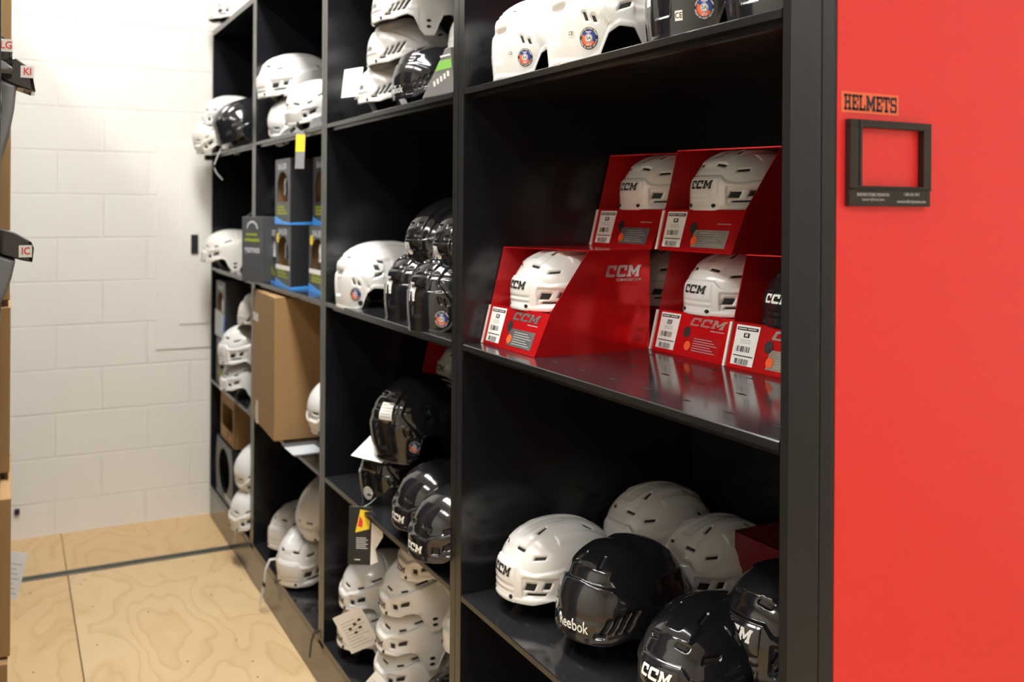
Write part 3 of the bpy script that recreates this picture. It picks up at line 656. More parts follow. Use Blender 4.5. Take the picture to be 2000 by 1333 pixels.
# ------------------------------------------------------------------ helmets, near bay
GA = 'helmets on the top shelf of the near bay'; GCs = 'helmets on the lower shelf of the near bay'
H = helmet
up_ = .072
H('T', 'white', (.160, .795, ZC + .072), 180, 'white helmet with black CCM front logo at the far end of the low near shelf', logo='CCM', group=GCs)
H('T', 'white', (.440, .900-.08, ZC + .100), 184, 'shaded white helmet behind the black Reebok helmet', group=GCs)
H('T', 'white', (.460, .645, ZC + .076), 184, 'shaded white helmet beside the shade-tinted red box on the low shelf', group=GCs)
H('R', 'black', (.185, .595, ZC + .078), 194, 'glossy black helmet with white Reebok lettering', logo='Reebok', group=GCs, scale=1.08)
H('T', 'black', (.175, .330, ZC + .072), 190, 'glossy black CCM helmet at the front of the low near shelf', logo='CCM', group=GCs, scale=1.05,
  parts=[('top_stripe', lambda: patch_mesh('T', 'top_stripe', R(100), .105, .006, .022, R(-40), 0, None, 'red_ink'))])
H('T', 'black', (.310, .272, ZC + .122), 182, 'black CCM helmet leaning by the shade-tinted red box, cut off by the near post', logo='CCM', group=GCs, pitch=-4, scale=1.12)
H('T', 'black', (.260, .130, ZC + .072), 195, 'black helmet lowest at the foot of the near post', logo='CCM', group=GCs)
red_box((.445, .10, ZC), (.16, .47, .178), 0, 'red carton with painted-in shelf shade standing behind the black helmets on the low near shelf', 'red_shaded')
# top shelf, seen from the back
H('B', 'white', (.135, .765, ZA + .068), 0, 'white helmet turned backwards, far one on the near top shelf', group=GA, parts=[CSA('B', -143, -.030), CE('B', -160, -.020), DOT('B', 150, -.02, .02)])
H('B', 'white', (.140, .535, ZA + .070), -2, 'white helmet turned backwards beside the red carton, showing CE mark and round badge', group=GA, scale=1.08, parts=[CSA('B', -143, -.030), CE('B', -160, -.020), LIDSCREW('B', -86, -.05)])
H('B', 'black', (.150, .275, ZA + .068), 4, 'black helmet turned backwards with CE square and white oval sticker', group=GA, parts=[CSA('B', -143, -.026), CE('B', -164, -.034, .015), DOT('B', -114, .012, .034), LABEL('B', 165, .01, .014, .04)])
H('B', 'black', (.180, .125, ZA + .066), 6, 'black helmet at the near post end of the top shelf', group=GA, parts=[CSA('B', -143, -.026)])
red_box((.34, .30, ZA), (.24, .22, .34), -12, 'red carton standing behind the top shelf helmets')

# ------------------------------------------------------------------ second bay
G2A, G2B, G2C, G2D = ['helmets on the %s of the second bay' % s for s in ('top shelf', 'middle shelf', 'lower shelf', 'bottom shelf')]
ED = lambda kind, a=75: LIDSCREW(kind, a, -.03)
H('R', 'white', (.155, 1.665, ZA + .076), 186, 'white striped vent helmet at the bottom of the top shelf stack', logo='RBK', group=G2A)
H('R', 'white', (.160, 1.605, ZA + .184), 184, 'white striped vent helmet in the middle of the top shelf stack', logo='RBK', group=G2A, pitch=3)
H('R', 'white', (.155, 1.555, ZA + .292), 184, 'white striped vent helmet topmost on the top shelf stack', logo='RBK', group=G2A, pitch=2, parts=[LABEL('R', -150, -.03, .02, .03)])
H('R', 'black', (.165, 1.425, ZA + .076), 184, 'glossy black Reebok helmet leaning on the white stack of the top shelf', logo='Reebok', group=G2A, pitch=6)
H('R', 'white', (.30, 1.36, ZA + .19), 186, 'white helmet with black strap behind the top shelf stack', group=G2A, strap=([(.0, -.1, -.03), (-.01, -.104, -.08), (-.03, -.09, -.12)], .02, (1, 0, 0), 'strap_black'))
# printed box and bag pieces
b = thing('printed_carton', 'grey printed carton with green stripe leaning by the second post', 'box', (.012, .985, ZA), (0, R(-8), R(6)))
MB().prism([(0, 0), (.15, 0), (.02, .10), (0, .10)], lambda p, q, d: (d, p, q), 0, .10, 0).build('body', ['carton_mid'], b, .002)
k = MB(); P = Print(k, (0, .15, 0), (0, -1, 0), (0, 0, 1)); P.put(flat([[(.075, .055), (.150, .055), (.150, .075), (.1, .075)]], None), 0, 0, 0, .0006); P.rect(.105, .082, .148, .086, 1, .0006); [P.rect(.062 + .016 * i, .022 + .004 * i, .072 + .016 * i, .034 + .004 * i, 1, .0006) for i in range(5)]; k.build('print', ['green', 'white_ink'], b)
def paper_tag(loc, rot, w, h, label, front='paper', lines=8, group=None, name='paper_tag', extra=None, fold=0):
    t = thing(name, label, 'tag', loc, tuple(R(a) for a in rot), group)
    c = MB().box((-.0004, -w / 2, -h), (.0004, w / 2, 0), 0)
    P = Print(c, (-.0004, w / 2, -h), (0, -1, 0), (0, 0, 1))
    for i in range(lines): P.rect(w * .12, h * (.12 + .72 * i / max(lines, 1)), w * (.88 - .12 * (i % 3)), h * (.135 + .72 * i / max(lines, 1)), 1, .0003)
    if extra: extra(P, w, h)
    c.build('card', [front, 'grey_ink', 'ink', 'yellow', 'red_ink', 'white_ink'], t)
    if fold:
        MB().prism([(-w / 2, -.01), (-w / 2 - fold * .7, -h * .3), (-w / 2 - fold * .75, -h * .5), (-w / 2 - fold * .3, -h * .72), (-w / 2 - fold * .5, -h + .01), (-w / 2, -h)], lambda p, q, d: (d - .25 * (-w / 2 - p), p, q), .0006, .0012, 0).build('back_leaf', ['paper'], t)
    return t
paper_tag((.03, 1.715, ZA + .150), (0, 8, 20), .085, .085, 'folded white instruction paper sticking out beside the white stack on top shelf', lines=0)
cl = MB(); cl.ribbon([(.10, 1.86, ZA + .12), (.08, 1.84, ZA + .075), (.06, 1.80, ZA + .085), (.05, 1.76, ZA + .115)], .022, .001); tag(cl.build('clear_strap', ['clear']), 'clear plastic strap curling beside the folded paper on top shelf', 'strap')
# middle shelf
H('B', 'white', (.140, 1.740, ZB + .070), 2, 'white helmet turned backwards with round badge on the middle shelf', group=G2B, scale=1.12, parts=[CSA('B', -143, -.026), LIDSCREW('B', -136, -.048), LABEL('B', 178, .02, .02, .02)])
H('B', 'black', (.150, 1.395, ZB + .068), 14, 'black helmet turned backwards, far one of the lower middle shelf pair', group=G2B, scale=1.06, parts=[LABEL('B', 172, .018, .020, .036), CSA('B', -143, -.035)])
H('B', 'black', (.130, 1.190, ZB + .068), 14, 'black helmet turned backwards with big round badge on the middle shelf', group=G2B, scale=1.06, parts=[LABEL('B', 172, .018, .016, .036), CSA('B', -144, -.035, 0, '2015', 1.1)])
H('B', 'black', (.185, 1.365, ZB + .205), 14, 'black helmet turned backwards on top of the middle shelf pile', group=G2B, pitch=-24, parts=[LABEL('B', 172, .03, .022, .03)])
H('B', 'black', (.175, 1.165, ZB + .203), 14, 'black helmet on the middle shelf pile cut off by the second post', group=G2B, pitch=-24, parts=[LABEL('B', 172, .03, .02, .03)])
H('T', 'white', (.27, 1.520, ZB + .20), 14, 'white helmet behind the black pile on the middle shelf', group=G2B, pitch=-24)
# lower shelf
ccm_box(.25, 1.550, ZC + .215, 'red display box standing high at the back of the second bay lower shelf', 'M', None, '', 'silver', False)
H('T', 'white', (.40, 1.66, ZC + .329), 180, 'white helmet inside the red box high in the second bay', logo='CCM', group=G2C, scale=(.93, .95, .88))
tr = thing('shelf_riser', 'black shelf riser holding the red box up at the back of second bay', 'riser', (.22, 1.12, ZC))
MB().box((0, 0, .201), (.39, .74, .213)).build('top', ['steel_black'], tr); [MB().box((0.28, y, 0), (.38, y + .01, .201)).build('leg', ['steel_black'], tr) for y in (0.0, .73)]
H('B', 'black', (.165, 1.530, ZC + .235), 24, 'black helmet turned backwards with white sticker, topmost on the lower shelf', group=G2C, scale=1.12, pitch=-8, parts=[LABEL('B', -174, .052, .036, .040), CSA('B', -137, -.030, 0, '2015', .9)])
H('B', 'black', (.150, 1.615, ZC + .070), 24, 'black helmet with round white sticker under the topmost one on the lower shelf', group=G2C, pitch=-4, parts=[DOT('B', 176, -.030, .036), DOT('B', 150, .02, .016), LABEL('B', 150, .05, .02, .04)])
paper_tag((.085, 1.575, ZC + .176), (0, 62, 25), .12, .09, 'white paper slip sticking out between the stacked black helmets', lines=0)
H('V', 'black', (.130, 1.280, ZC + .076), 186, 'black CCM helmet on the lower shelf, far one of the front pair', logo='CCM', group=G2C, scale=1.06)
H('V', 'black', (.090, 1.078, ZC + .076), 186, 'black CCM helmet on the lower shelf against the second post', logo='CCM', group=G2C, scale=1.06)
def hang(P, w, h):
    P.rect(0, 0, w, h, 2, .0002); P.put(flat([[(w * .30, h * .55), (w * .92, h * .62), (w * .96, h * .92), (w * .5, h * .95)]], None), 0, 0, 3, .0004)
    P.put(flat([[(w * .40, h * .66), (w * .6, h * .64), (w * .62, h * .76), (w * .48, h * .84)]], None), 0, 0, 4, .0006)
    for i in range(6): P.rect(w * .35, h * (.28 + .035 * i), w * (.86 - .08 * (i % 2)), h * (.29 + .035 * i), 5, .0006)
    P.rect(w * .3, h * .08, w * .55, h * .095, 5, .0006)
tg = paper_tag((-.008, 1.525, ZC + .012), (0, 6, 58), .062, .152, 'black hang tag with yellow picture hanging over the lower shelf edge', extra=hang, lines=0, name='hang_tag', fold=.045)
MB().tube([(0, 0, -.006), (.03, -.02, .004), (.055, -.05, .03)], .0007).build('string', ['paper'], tg)
# bottom shelf
H('V', 'white', (.140, 1.760, ZD + .076), 178, 'white CCM helmet at the bottom of the left stack, half covered by a paper tag', logo='CCM', group=G2D)
H('V', 'white', (.145, 1.760, ZD + .192), 176, 'white CCM helmet on top of the left bottom shelf stack', logo='CCM', group=G2D, pitch=2)
H('V', 'white', (.160, 1.500, ZD + .076), 178, 'white CCM helmet lowest of the right bottom shelf stack', logo='CCM', group=G2D)
H('V', 'white', (.160, 1.485, ZD + .176), 178, 'white CCM helmet second from the bottom of the right bottom shelf stack', logo='CCM', group=G2D)
H('V', 'white', (.165, 1.475, ZD + .284), 176, 'white CCM helmet third from the bottom of the right bottom shelf stack', logo='CCM', group=G2D, pitch=2)
H('V', 'cream', (.200, 1.430, ZD + .385), 178, 'cream CCM helmet topmost of the right stack, just under the lower shelf edge', logo='CCM', group=G2D)
H('V', 'white', (.22, 1.180, ZD + .29), 178, 'white helmet close to the second post on the bottom shelf', group=G2D)
H('R', 'black', (.150, 1.190, ZD + .076), 200, 'black helmet with pale rim in the near corner of the bottom shelf', group=G2D, scale=1.15)
H('V', 'cream', (.36, 1.76, ZD + .385), 178, 'cream helmet at the back of the bottom shelf under the hang tag', group=G2D)
def prn(P, w, h):
    for x, y in ((.3, .55), (.5, .62), (.42, .42), (.62, .5), (.7, .68)): P.rect(w * x, h * y, w * (x + .11), h * (y + .06), 2, .0005)
paper_tag((-.002, 1.655, ZD + .178), (-28, -6, 52), .095, .115, 'white printed care paper covering the lower white helmet on the bottom shelf', lines=9, extra=prn)
paper_tag((.02, 1.415, ZD + .092), (40, 6, 50), .06, .09, 'small white printed paper under the right white helmet stack', lines=8)

# ------------------------------------------------------------------ third bay
G3A, G3D = 'helmets on the top shelf of the third bay', 'helmets on the bottom shelf of the third bay'
H('T', 'white', (.115, 2.655, ZA + .215), 188, 'big white helmet resting on other helmets on the third bay top shelf', group=G3A, scale=1.15, pitch=8, parts=[LABEL('T', 60, -.03, .02, .02)])
H('V', 'white', (.125, 2.640, ZA + .085), 195, 'white helmet tipped nose down under the big white helmet', group=G3A, pitch=38)
H('V', 'white', (.105, 2.300, ZA + .092), 200, 'white helmet with black chin cup beside the third post', group=G3A, pitch=14)
H('B', 'black', (.23, 2.08, ZA + .08), 200, 'black helmet peeping out behind the third post on the top shelf', group=G3A)
ytg = paper_tag((-.008, 2.13, ZA - .004), (0, 4, 50), .032, .125, 'yellow and grey hang tag dangling from the third bay top shelf', front='carton_mid', lines=0, extra=lambda P, w, h: P.rect(0, h * .45, w, h * .9, 3, .0004), name='hang_tag')
def bauer_box(x0, y0, z0, label, w=.20, d=.24, h=.225, badge=False, band=True, helmet_colour='white', text_='BAUER', hl=None, white_strip=False):
    t = thing('window_box', label, 'display box', (x0, y0, z0), group='grey window boxes in the third bay'); th = .003
    # front with an arched window
    n = 14; arch = [(w * .5 + w * .37 * math.cos(PI * i / n), h * .56 + h * .25 * math.sin(PI * i / n)) for i in range(n + 1)]
    poly = [(0, 0), (w, 0), (w, h), (0, h)]; wx0, wx1, wz = w * .13, w * .87, h * .34
    f = MB(); fn = lambda p, q, dd: (dd, w - p, q)
    f.prism([(0, 0), (w, 0), (w, wz), (0, wz)], fn, 0, th); f.prism([(0, wz), (wx0, wz), (wx0, h * .56), (0, h * .56)], fn, 0, th); f.prism([(wx1, wz), (w, wz), (w, h * .56), (wx1, h * .56)], fn, 0, th)
    for i in range(n):
        (xa, za), (xb, zb) = arch[i], arch[i + 1]; f.prism([(xb, zb), (xa, za), (xa, h), (xb, h)], fn, 0, th)
    f.prism([(0, h * .56), (wx0, h * .56), (wx0, h), (0, h)], fn, 0, th); f.prism([(wx1, h * .56), (w, h * .56), (w, h), (wx1, h)], fn, 0, th)
    fr = f.build('front_panel', ['carton'], t)
    for y in (0, w - th): MB().box((th, y, 0), (d, y + th, h)).build('side_panel', ['carton_side'], t)
    MB().box((th, th, h - th), (d, w - th, h)).build('top_panel', ['carton'], t); MB().box((th, th, 0), (d, w - th, th)).box((d - th, th, th), (d, w - th, h - th)).build('back_panel', ['kraft_in'], t)
    MB().box((.004, w - .0045, h * .3), (d - .004, w - .0032, h * .97)).build('inner_liner', ['kraft'], t)
    MB().box((.03, .004, .003), (d - .004, w - .0045, h * .30)).build('insert_tray', ['kraft_in'], t)
    p = MB(); P = Print(p, (0, w, 0), (0, -1, 0), (0, 0, 1)); P.put(text(text_, .03, .02, None, 1.3), w / 2, h * .88, 0, .0006)
    for i in range(3): P.rect(w * .15, h * (.15 + .05 * i), w * (.85 - .1 * i), h * (.185 + .05 * i), 1, .0006)
    if badge: P.put(flat([circ(.018)], None), w * .16, h * .78, 2, .0008)
    if white_strip: P.rect(w * .02, h * .28, w * .98, h * .35, 3, .0008)
    p.build('front_print', ['lightgrey', 'lime', 'yellow', 'paper'], fr)
    if band:
        zb = [(0, 0), (w, 0), (w, h * .03), (w * .5, h * .05), (0, h * .12)]
        MB().prism(zb, lambda p, q, dd: (dd, w - p, q), -.0012, -.0002).prism([(0, 0), (d, 0), (d, h * .10), (d * .4, h * .05), (0, h * .03)], lambda p, q, dd: (p, dd, q), -.0010, -.0001).build('blue_band', ['skyblue'], t)
    if hl: helmet('T', helmet_colour, (x0 + .118, y0 + w / 2 - .006, z0 + h * .30 + .066), 180, hl, group='helmets in the grey window boxes', scale=.88, screws=False)
    return t
bauer_box(.030, 2.565, ZB, 'grey window box at the far end of the lower box row', h=.215, w=.18, hl='white helmet in the far grey window box')
bauer_box(.018, 2.345, ZB, 'grey window box in the middle of the lower row with yellow dot', badge=True, helmet_colour='black', hl='black helmet in the middle grey window box', white_strip=True)
bauer_box(.060, 2.060, ZB, 'grey window box nearest the third post in the lower row with yellow dot', badge=True, hl='white helmet in the grey window box nearest the third post', white_strip=True, h=.225)
bauer_box(.015, 2.345, ZB + .226, 'grey window box stacked on the upper row, far one', helmet_colour='black', hl='dark helmet in the far upper grey window box', h=.235)
bauer_box(.085, 2.100, ZB + .226, 'grey window box stacked on the upper row beside the third post', hl='white helmet in the upper box beside the third post', h=.235)
t = thing('grey_carton', 'tall closed grey carton overlapping the post beside the window boxes', 'box', (-.010, 2.640, ZB), (0, 0, R(18)))
MB().box((0, 0, 0), (.08, .145, .25)).build('body', ['carton'], t, .002)
k = MB(); P = Print(k, (0, .145, 0), (0, -1, 0), (0, 0, 1)); P.put(text('games', .040, .02, None, 1.1), .075, .125, 0, .0006); P.rect(.02, .155, .128, .167, 1, .0006); P.rect(.03, .178, .11, .186, 1, .0006)
P.put(flat([[(.040 * math.cos(a), .03 * math.sin(a)) for a in [PI * i / 12 for i in range(13)]] + [(.032 * math.cos(a), .022 * math.sin(a)) for a in [PI * i / 12 for i in range(12, -1, -1)]]], None), .075, .205, 0, .0006)
k.build('print', ['lightgrey', 'lime'], t)
H('T', 'white', (.20, 2.665, ZB + .30), 195, 'white helmet on the box row behind the upper window boxes', group='helmets on the grey window boxes')
# tall brown carton
t = thing('cardboard_box', 'tall brown cardboard carton jutting from the third bay lower shelf', 'cardboard box', (-.034, 2.352, ZC), (0, 0, R(-3)))
MB().box((0, 0, .002), (.36, .425, .50), 0).build('body', ['kraft'], t, .004)
MB().prism([(0, 0), (.36, 0), (.36, .2), (0, .2)], lambda p, q, d: (p, q, d), .5005, .503).build('flap', ['kraft'], t); MB().prism([(0, .225), (.36, .225), (.36, .425), (0, .425)], lambda p, q, d: (p, q, d), .5005, .503).build('flap', ['kraft'], t)
MB().box((-.0008, .31, .385), (0, .41, .415), 0).build('address_label', ['paper'], t)
MB().box((-.001, .30, .0), (-.0002, .345, .085), 0).build('packing_tape', ['tape'], t)
H('V', 'white', (.118, 2.050, ZC + .180), 190, 'white helmet with black chin guard beside the third post on the lower shelf', group='helmets by the brown carton', pitch=22, strap=([(.07, .07, -.06), (.09, .06, -.11), (.08, .05, -.17)], .022, (0, 1, 0), 'strap_black'))
H('B', 'black', (.17, 2.045, ZC + .062), 20, 'black helmet under the white one beside the brown carton', group='helmets by the brown carton', scale=.95)
b = MB(); b.box((-.02, 2.13, ZC + .001), (.10, 2.30, ZC + .004), 0).box((-.024, 2.14, ZC + .0045), (.08, 2.25, ZC + .0055), 1)
tag(b.build('paper_sheets', ['carton', 'lightgrey']), 'thin grey sheets lying on the lower shelf in front of the brown carton', 'papers')
# bottom shelf of the third bay
WS = lambda: None
H('T', 'white', (.145, 2.640, ZD + .085), 205, 'white helmet behind the other two on the third bay bottom shelf', group=G3D, scale=1.05)
H('T', 'white', (.115, 2.370, ZD + .085), 212, 'white helmet in front on the third bay bottom shelf', group=G3D, scale=1.15, pitch=12)
H('V', 'white', (.150, 2.300, ZD + .275), 205, 'white helmet tipped upside on top of the third bay bottom shelf pile', group=G3D, pitch=30)
def strap(pts, w, label, m='strap', wd=(0, 1, 0), buckle=None):
    t = thing('chin_strap', label, 'strap'); MB().ribbon(pts, w, .002, 0, wd).build('webbing', [m], t)
    if buckle: x, y, z = buckle; MB().box((x - .004, y - .010, z - .008), (x + .004, y + .010, z + .008)).build('buckle', ['strap_black'], t, .002)
strap([(.03, 2.50, ZD + .040), (-.004, 2.515, ZD + .035), (-.018, 2.52, ZD - .0), (-.022, 2.525, ZD - .05), (-.030, 2.53, ZD - .10), (-.034, 2.535, ZD - .135)], .018, 'white chin strap hanging over the glossy base below the third bay', buckle=(-.0225, 2.525, ZD - .055))
strap([(.02, 1.93, ZD + .012), (-.008, 1.935, ZD + .010), (-.016, 1.945, ZD - .02), (-.02, 1.952, ZD - .075)], .012, 'short black strap end hanging over the base beside the third post', 'strap_black')

# ------------------------------------------------------------------ farthest bay
G4 = 'helmets on the top shelf of the farthest bay'
H('V', 'white', (.050, 3.470, ZA + .150), 178, 'white helmet resting on a helmet piece on the farthest top shelf', group=G4, scale=1.05)
H('V', 'cream', (-.010, 3.50, ZA + .075), 195, 'cream helmet jutting over the edge of the farthest top shelf', group=G4, pitch=32, scale=.95)
H('B', 'black', (.045, 3.180, ZA + .090), 190, 'black helmet with dark visor on the farthest top shelf', group=G4, pitch=20, scale=1.1)
H('V', 'white', (.10, 3.36, ZA + .06), 200, 'white helmet lying low behind the black visor helmet', group=G4, pitch=10)
strap([(.005, 3.40, ZA + .03), (-.012, 3.40, ZA + .01), (-.030, 3.40, ZA - .03), (-.046, 3.40, ZA - .075), (-.035, 3.39, ZA - .105), (-.012, 3.37, ZA - .135)], .016, 'grey chin strap dangling from the farthest top shelf', buckle=(-.045, 3.40, ZA - .075))
MBk = MB().box((-.035, 3.655, ZA - .035), (-.001, 3.686, ZA - .010)); tag(MBk.build('shelf_clip', ['vent'], None, .002), 'small black clip on the end of the farthest top shelf', 'clip')
H('T', 'white', (.085, 3.565, ZT + .066), 184, 'white helmet on top of the farthest shelving bay', screws=True, parts=[('round_sticker', lambda: patch_mesh('T', 'round_sticker', R(40), .02, .012, .012, 0, 0, None, 'red_ink', True))])
H('V', 'cream', (.060, 3.500, ZB + .076), 182, 'cream helmet alone on the farthest middle shelf', scale=1.08)
strap([(.10, 3.20, ZB + .02), (.08, 3.30, ZB + .16), (.075, 3.30, ZB + .24), (.10, 3.24, ZB + .27), (.14, 3.18, ZB + .25)], .02, 'grey clear strap looping up beside the grey carton on the farthest middle shelf', 'clear')
bx = bauer_box(.012, 3.42, ZC + .22, 'pale grey window box with blue edge on the farthest lower shelf', w=.20, h=.255, hl='white helmet inside the pale grey box on the farthest lower shelf')
wl = MB(); wl.prism([(0, 0), (.17, 0), (.20, .10), (.19, .11), (0, .12)], lambda p, q, d: (d, .20 - p, q), -.004, -.002, 0).prism([(.17, 0), (.185, -.004), (.21, .10), (.20, .105)], lambda p, q, d: (d, .20 - p, q), -.0045, -.0025, 1)
wl.build('pale_flap', ['lightgrey', 'skyblue'], bx)['label'] = 'pale grey front flap with blue edge'
bx2 = bauer_box(.015, 3.42, ZC, 'grey window box under the pale one on the farthest lower shelf', w=.20, h=.215, band=False)
G4C = 'helmets on the lower shelf of the farthest bay'
H('T', 'white', (.075, 3.18, ZC + .205), 186, 'white helmet standing on another on the farthest lower shelf', group=G4C, scale=1.1, pitch=6, parts=[LIDSCREW('T', 80, -.03)])
H('V', 'white', (.075, 3.19, ZC + .078), 186, 'white helmet under the standing one on the farthest lower shelf', group=G4C, parts=[LIDSCREW('V', 84, -.02)])
H('R', 'cream', (.13, 3.12, ZC + .36), 190, 'grey shaded helmet at the top of the farthest lower shelf', group=G4C)
strap([(.03, 3.1, ZC + .06), (-.004, 3.1, ZC + .03), (-.006, 3.12, ZC - .03), (.0, 3.14, ZC - .06)], .016, 'black strap hanging off the farthest lower shelf', 'strap_black')
t = thing('cardboard_box', 'small brown window box standing on a black box in the farthest bay', 'cardboard box', (.020, 3.235, ZD + .262))
b = MB(); w, h, d, th = .30, .225, .2, .003
for a in ((0, 0, w, .06), (0, .165, w, h), (0, .06, .03, .165), (.26, .06, w, .165)): b.box((0, w - a[0], a[1]), (th, w - a[2], a[3]))
b.box((0, 0, 0), (d, th, h)).box((0, w - th, 0), (d, w, h)).box((0, 0, h - th), (d, w, h)).box((0, 0, 0), (d, w, th)).box((d - th, 0, 0), (d, w, h)); b.build('body', ['kraft'], t)
k = MB(); P = Print(k, (0, w, 0), (0, -1, 0), (0, 0, 1)); P.put(flat([circ(.014)], None), .21, .03, 0, .0006); P.put(flat([circ(.010)], None), .16, .035, 1, .0006); k.build('print', ['orange_ink', 'ink'], t)
t = thing('black_box', 'black display box with round opening under the brown window box', 'box', (.012, 3.235, ZD))
b = MB(); w, h, d = .36, .258, .22; n = 16
ring = [(w / 2 + .12 * math.cos(2 * PI * i / n), h / 2 + .10 * math.sin(2 * PI * i / n)) for i in range(n + 1)]
def sq(p): 
    x, z = p[0] - w / 2, p[1] - h / 2; s = min(w / 2 / max(abs(x), 1e-6), h / 2 / max(abs(z), 1e-6)); return (w / 2 + x * s, h / 2 + z * s)
for i in range(n):
    q0, q1 = ring[i], ring[i + 1]; o0, o1 = sq(q0), sq(q1); b.prism([q0, o0, o1, q1], lambda p, q, dd: (dd, w - p, q), 0, .003)
for (cx_, cz_) in ((0, 0), (w, 0), (w, h), (0, h)): pass
b.box((.003, 0, 0), (d, .003, h)).box((.003, w - .003, 0), (d, w, h)).box((.003, 0, h - .003), (d, w, h)).box((.003, 0, 0), (d, w, .003)).box((d - .003, 0, 0), (d, w, h)); b.build('body', ['carton_side'], t)
k = MB(); P = Print(k, (0, w, 0), (0, -1, 0), (0, 0, 1)); P.put(flat([circ(.013)], None), .27, .05, 0, .0006); P.rect(.2, .012, .33, .035, 1, .0006); P.rect(.01, .005, .35, .009, 1, .0006); k.build('print', ['lime', 'lightgrey'], t)
G4D = 'helmets on the bottom shelf of the farthest bay'
H('V', 'white', (.085, 2.990, ZD + .080), 190, 'white helmet with hanging strap on the farthest bottom shelf', group=G4D, pitch=12, scale=1.1)
H('V', 'white', (.085, 2.990, ZD + .255), 190, 'white helmet tipped over the lower one on the farthest bottom shelf', group=G4D, pitch=34, strap=([(.07, .06, -.05), (.08, .05, -.09), (.05, .04, -.12)], .022, (0, 1, 0), 'strap_black'))
strap([(.01, 3.03, ZD + .02), (-.008, 3.03, ZD + .015), (-.016, 3.035, ZD - .03), (-.020, 3.04, ZD - .075)], .016, 'white strap hanging over the base below the farthest bay')

# ------------------------------------------------------------------ left shelving, seen edge on
def left_unit(ya, yb, label):
    t = thing('shelving_unit', label, 'shelving unit')
    for y in (ya, yb - .03): MB().box((-1.45, y, 0), (XL, y + .03, 2.32)).build('side_panel', ['steel_black'], t)
    for z in (.14, .862, 1.262, 1.69, 2.30): MB().box((-1.45, ya + .03, z - .014), (XL, yb - .03, z)).build('shelf', ['steel_black'], t)
    MB().box((-1.47, ya, 0), (-1.45, yb, 2.32)).build('back_panel', ['steel_black'], t)
left_unit(1.00, 2.00, 'black shelving across the aisle at the left edge, nearer bay'); left_unit(2.00, 3.60, 'black shelving across the aisle at the left edge, farther bay')
def kraft(x1, y0, z0, dx, dy, dz, label):
    t = thing('cardboard_box', label, 'cardboard box', (x1 - dx, y0, z0)); MB().box((0, 0, 0), (dx, dy, dz)).build('body', ['kraft'], t, .003)
    MB().box((dx * .46, -.0006, dz * .0), (dx * .54, 0, dz * .3)).build('packing_tape', ['tape'], t)
kraft(-.858, 1.55, 1.69, .42, .38, .58, 'brown carton high on the left shelving above the black pads')
kraft(-.858, 1.55, 1.262, .42, .38, .40, 'brown carton on the left shelving between the two black pad sets')
kraft(-.856, 1.55, .862, .42, .38, .385, 'brown carton on the left shelving below the black pads')
kraft(-.853, 1.40, .50, .42, .42, .345, 'brown carton low on the left shelving beside the paper tag')
kraft(-.858, 1.38, .14, .42, .44, .355, 'brown carton lowest on the left shelving')
def pad(y, prof, under, label, txt, lx, lz, dy=.11):
    t = thing('shin_pad', label, 'sports pad', (0, 0, 0), group=None)
    def loft(poly, nm, m, parent):
        cx = sum(p[0] for p in poly) / len(poly); cz = sum(p[1] for p in poly) / len(poly); b = MB(); n = len(poly); st = [(0, .93), (.008, 1), (dy - .02, 1), (dy, .85)]
        vs = [(cx + (p - cx) * s, y + yy, cz + (q - cz) * s) for yy, s in st for p, q in poly]
        fs = [tuple(range(n))[::-1], tuple(range(3 * n, 4 * n))] + [(i * n + k, i * n + (k + 1) % n, i * n + n + (k + 1) % n, i * n + n + k) for i in range(3) for k in range(n)]
        b.add(vs, fs, 0); return b.build(nm, [m], parent, .002)
    loft(prof, 'shell', 'black', t); loft(under, 'liner', 'grey_fabric', t)
    k = MB().box((lx - .013, y - .0012, lz - .0125), (lx + .011, y - .0002, lz + .0125), 0).box((lx + .0095, y - .001, lz - .0125), (lx + .012, y + .02, lz + .0125), 0)
    P = Print(k, (lx, y - .0012, lz), (1, 0, 0), (0, 0, 1)); P.put(text(txt, .021, .02, None, .85), 0, 0, 1, .0004); k.build('size_sticker', ['paper', 'red_ink'], t)
pad(1.31, [(-1.1, 1.455), (-.885, 1.437), (-.850, 1.425), (-.818, 1.405), (-.813, 1.392), (-.816, 1.362), (-.835, 1.366), (-.885, 1.382), (-1.1, 1.40)],
    [(-1.1, 1.398), (-.885, 1.380), (-.848, 1.366), (-.855, 1.33), (-.868, 1.29), (-.885, 1.266), (-1.1, 1.266)], 'black pad with white sticker lettered IC on the middle of the left shelving', 'IC', -.829, 1.386)
pad(1.30, [(-1.1, 1.80), (-.885, 1.795), (-.850, 1.790), (-.825, 1.772), (-.818, 1.755), (-.812, 1.722), (-.82, 1.722), (-.850, 1.732), (-.885, 1.75), (-1.1, 1.76)],
    [(-1.1, 1.758), (-.885, 1.748), (-.848, 1.735), (-.852, 1.69), (-.862, 1.63), (-.880, 1.565), (-.893, 1.52), (-1.1, 1.52)], 'black pad with white sticker lettered KI on the upper left shelving', 'KI', -.828, 1.762)
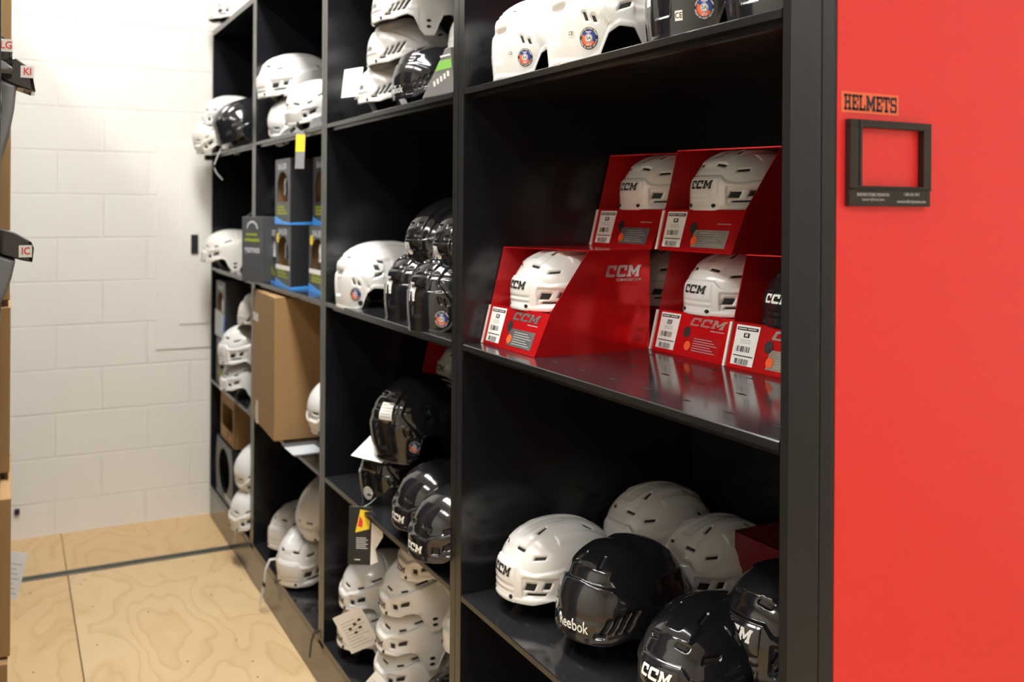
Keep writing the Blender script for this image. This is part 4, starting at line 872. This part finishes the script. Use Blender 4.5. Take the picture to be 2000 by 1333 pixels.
pad(1.22, [(-1.1, 1.86), (-.895, 1.835), (-.872, 1.820), (-.858, 1.805), (-.856, 1.776), (-.87, 1.770), (-1.1, 1.80)],
    [(-1.1, 1.80), (-.895, 1.785), (-.868, 1.770), (-.855, 1.758), (-.862, 1.752), (-1.1, 1.760)], 'black pad with white sticker lettered LG topmost on the left shelving', 'LG', -.8675, 1.802, .07)
pad(1.05, [(-1.1, .50), (-.882, .50), (-.868, .48), (-.862, .44), (-.866, .40), (-.882, .38), (-1.1, .38)], [(-1.1, .38), (-.9, .38), (-.89, .30), (-.9, .20), (-1.1, .20)], 'black pad low on the left shelving in the corner of the picture', 'LG', -.8745, .405)
paper_tag((-.833, 2.18, .465), (12, 4, 75), .06, .135, 'white paper tag hanging off the low left shelving over the floor', lines=7)

# ------------------------------------------------------------------ camera and world
cam = bpy.data.cameras.new('camera'); co = bpy.data.objects.new('camera', cam); COL.objects.link(co)
F, CX, CY = 1819.88, 940.2, 406.57
cam.sensor_width = 36; cam.lens = F * 36 / 2000; cam.shift_x = (1000 - CX) / 2000; cam.shift_y = -(666.5 - CY) / 2000
yaw, roll = R(-26.8358), R(.3798)
fw = Vector((-math.sin(yaw), math.cos(yaw), 0)); r0 = Vector((math.cos(yaw), math.sin(yaw), 0)); u0 = Vector((0, 0, 1))
rr = r0 * math.cos(roll) + u0 * math.sin(roll); uu = -r0 * math.sin(roll) + u0 * math.cos(roll)
mw = Matrix((( rr.x, uu.x, -fw.x, -.859), (rr.y, uu.y, -fw.y, -.869), (rr.z, uu.z, -fw.z, 1.4833), (0, 0, 0, 1)))
co.matrix_world = mw; cam.clip_start = .05; cam.clip_end = 50
cam.dof.use_dof = True; cam.dof.focus_distance = 1.55; cam.dof.aperture_fstop = 4.5
bpy.context.scene.camera = co
w = bpy.data.worlds.new('world'); bpy.context.scene.world = w; w.use_nodes = True
w.node_tree.nodes['Background'].inputs[0].default_value = (1, .96, .9, 1); w.node_tree.nodes['Background'].inputs[1].default_value = .05
vs = bpy.context.scene.view_settings
vs.view_transform = 'Standard'; vs.look = 'None'; vs.exposure = 1.48; vs.gamma = 1; vs.use_curve_mapping = False
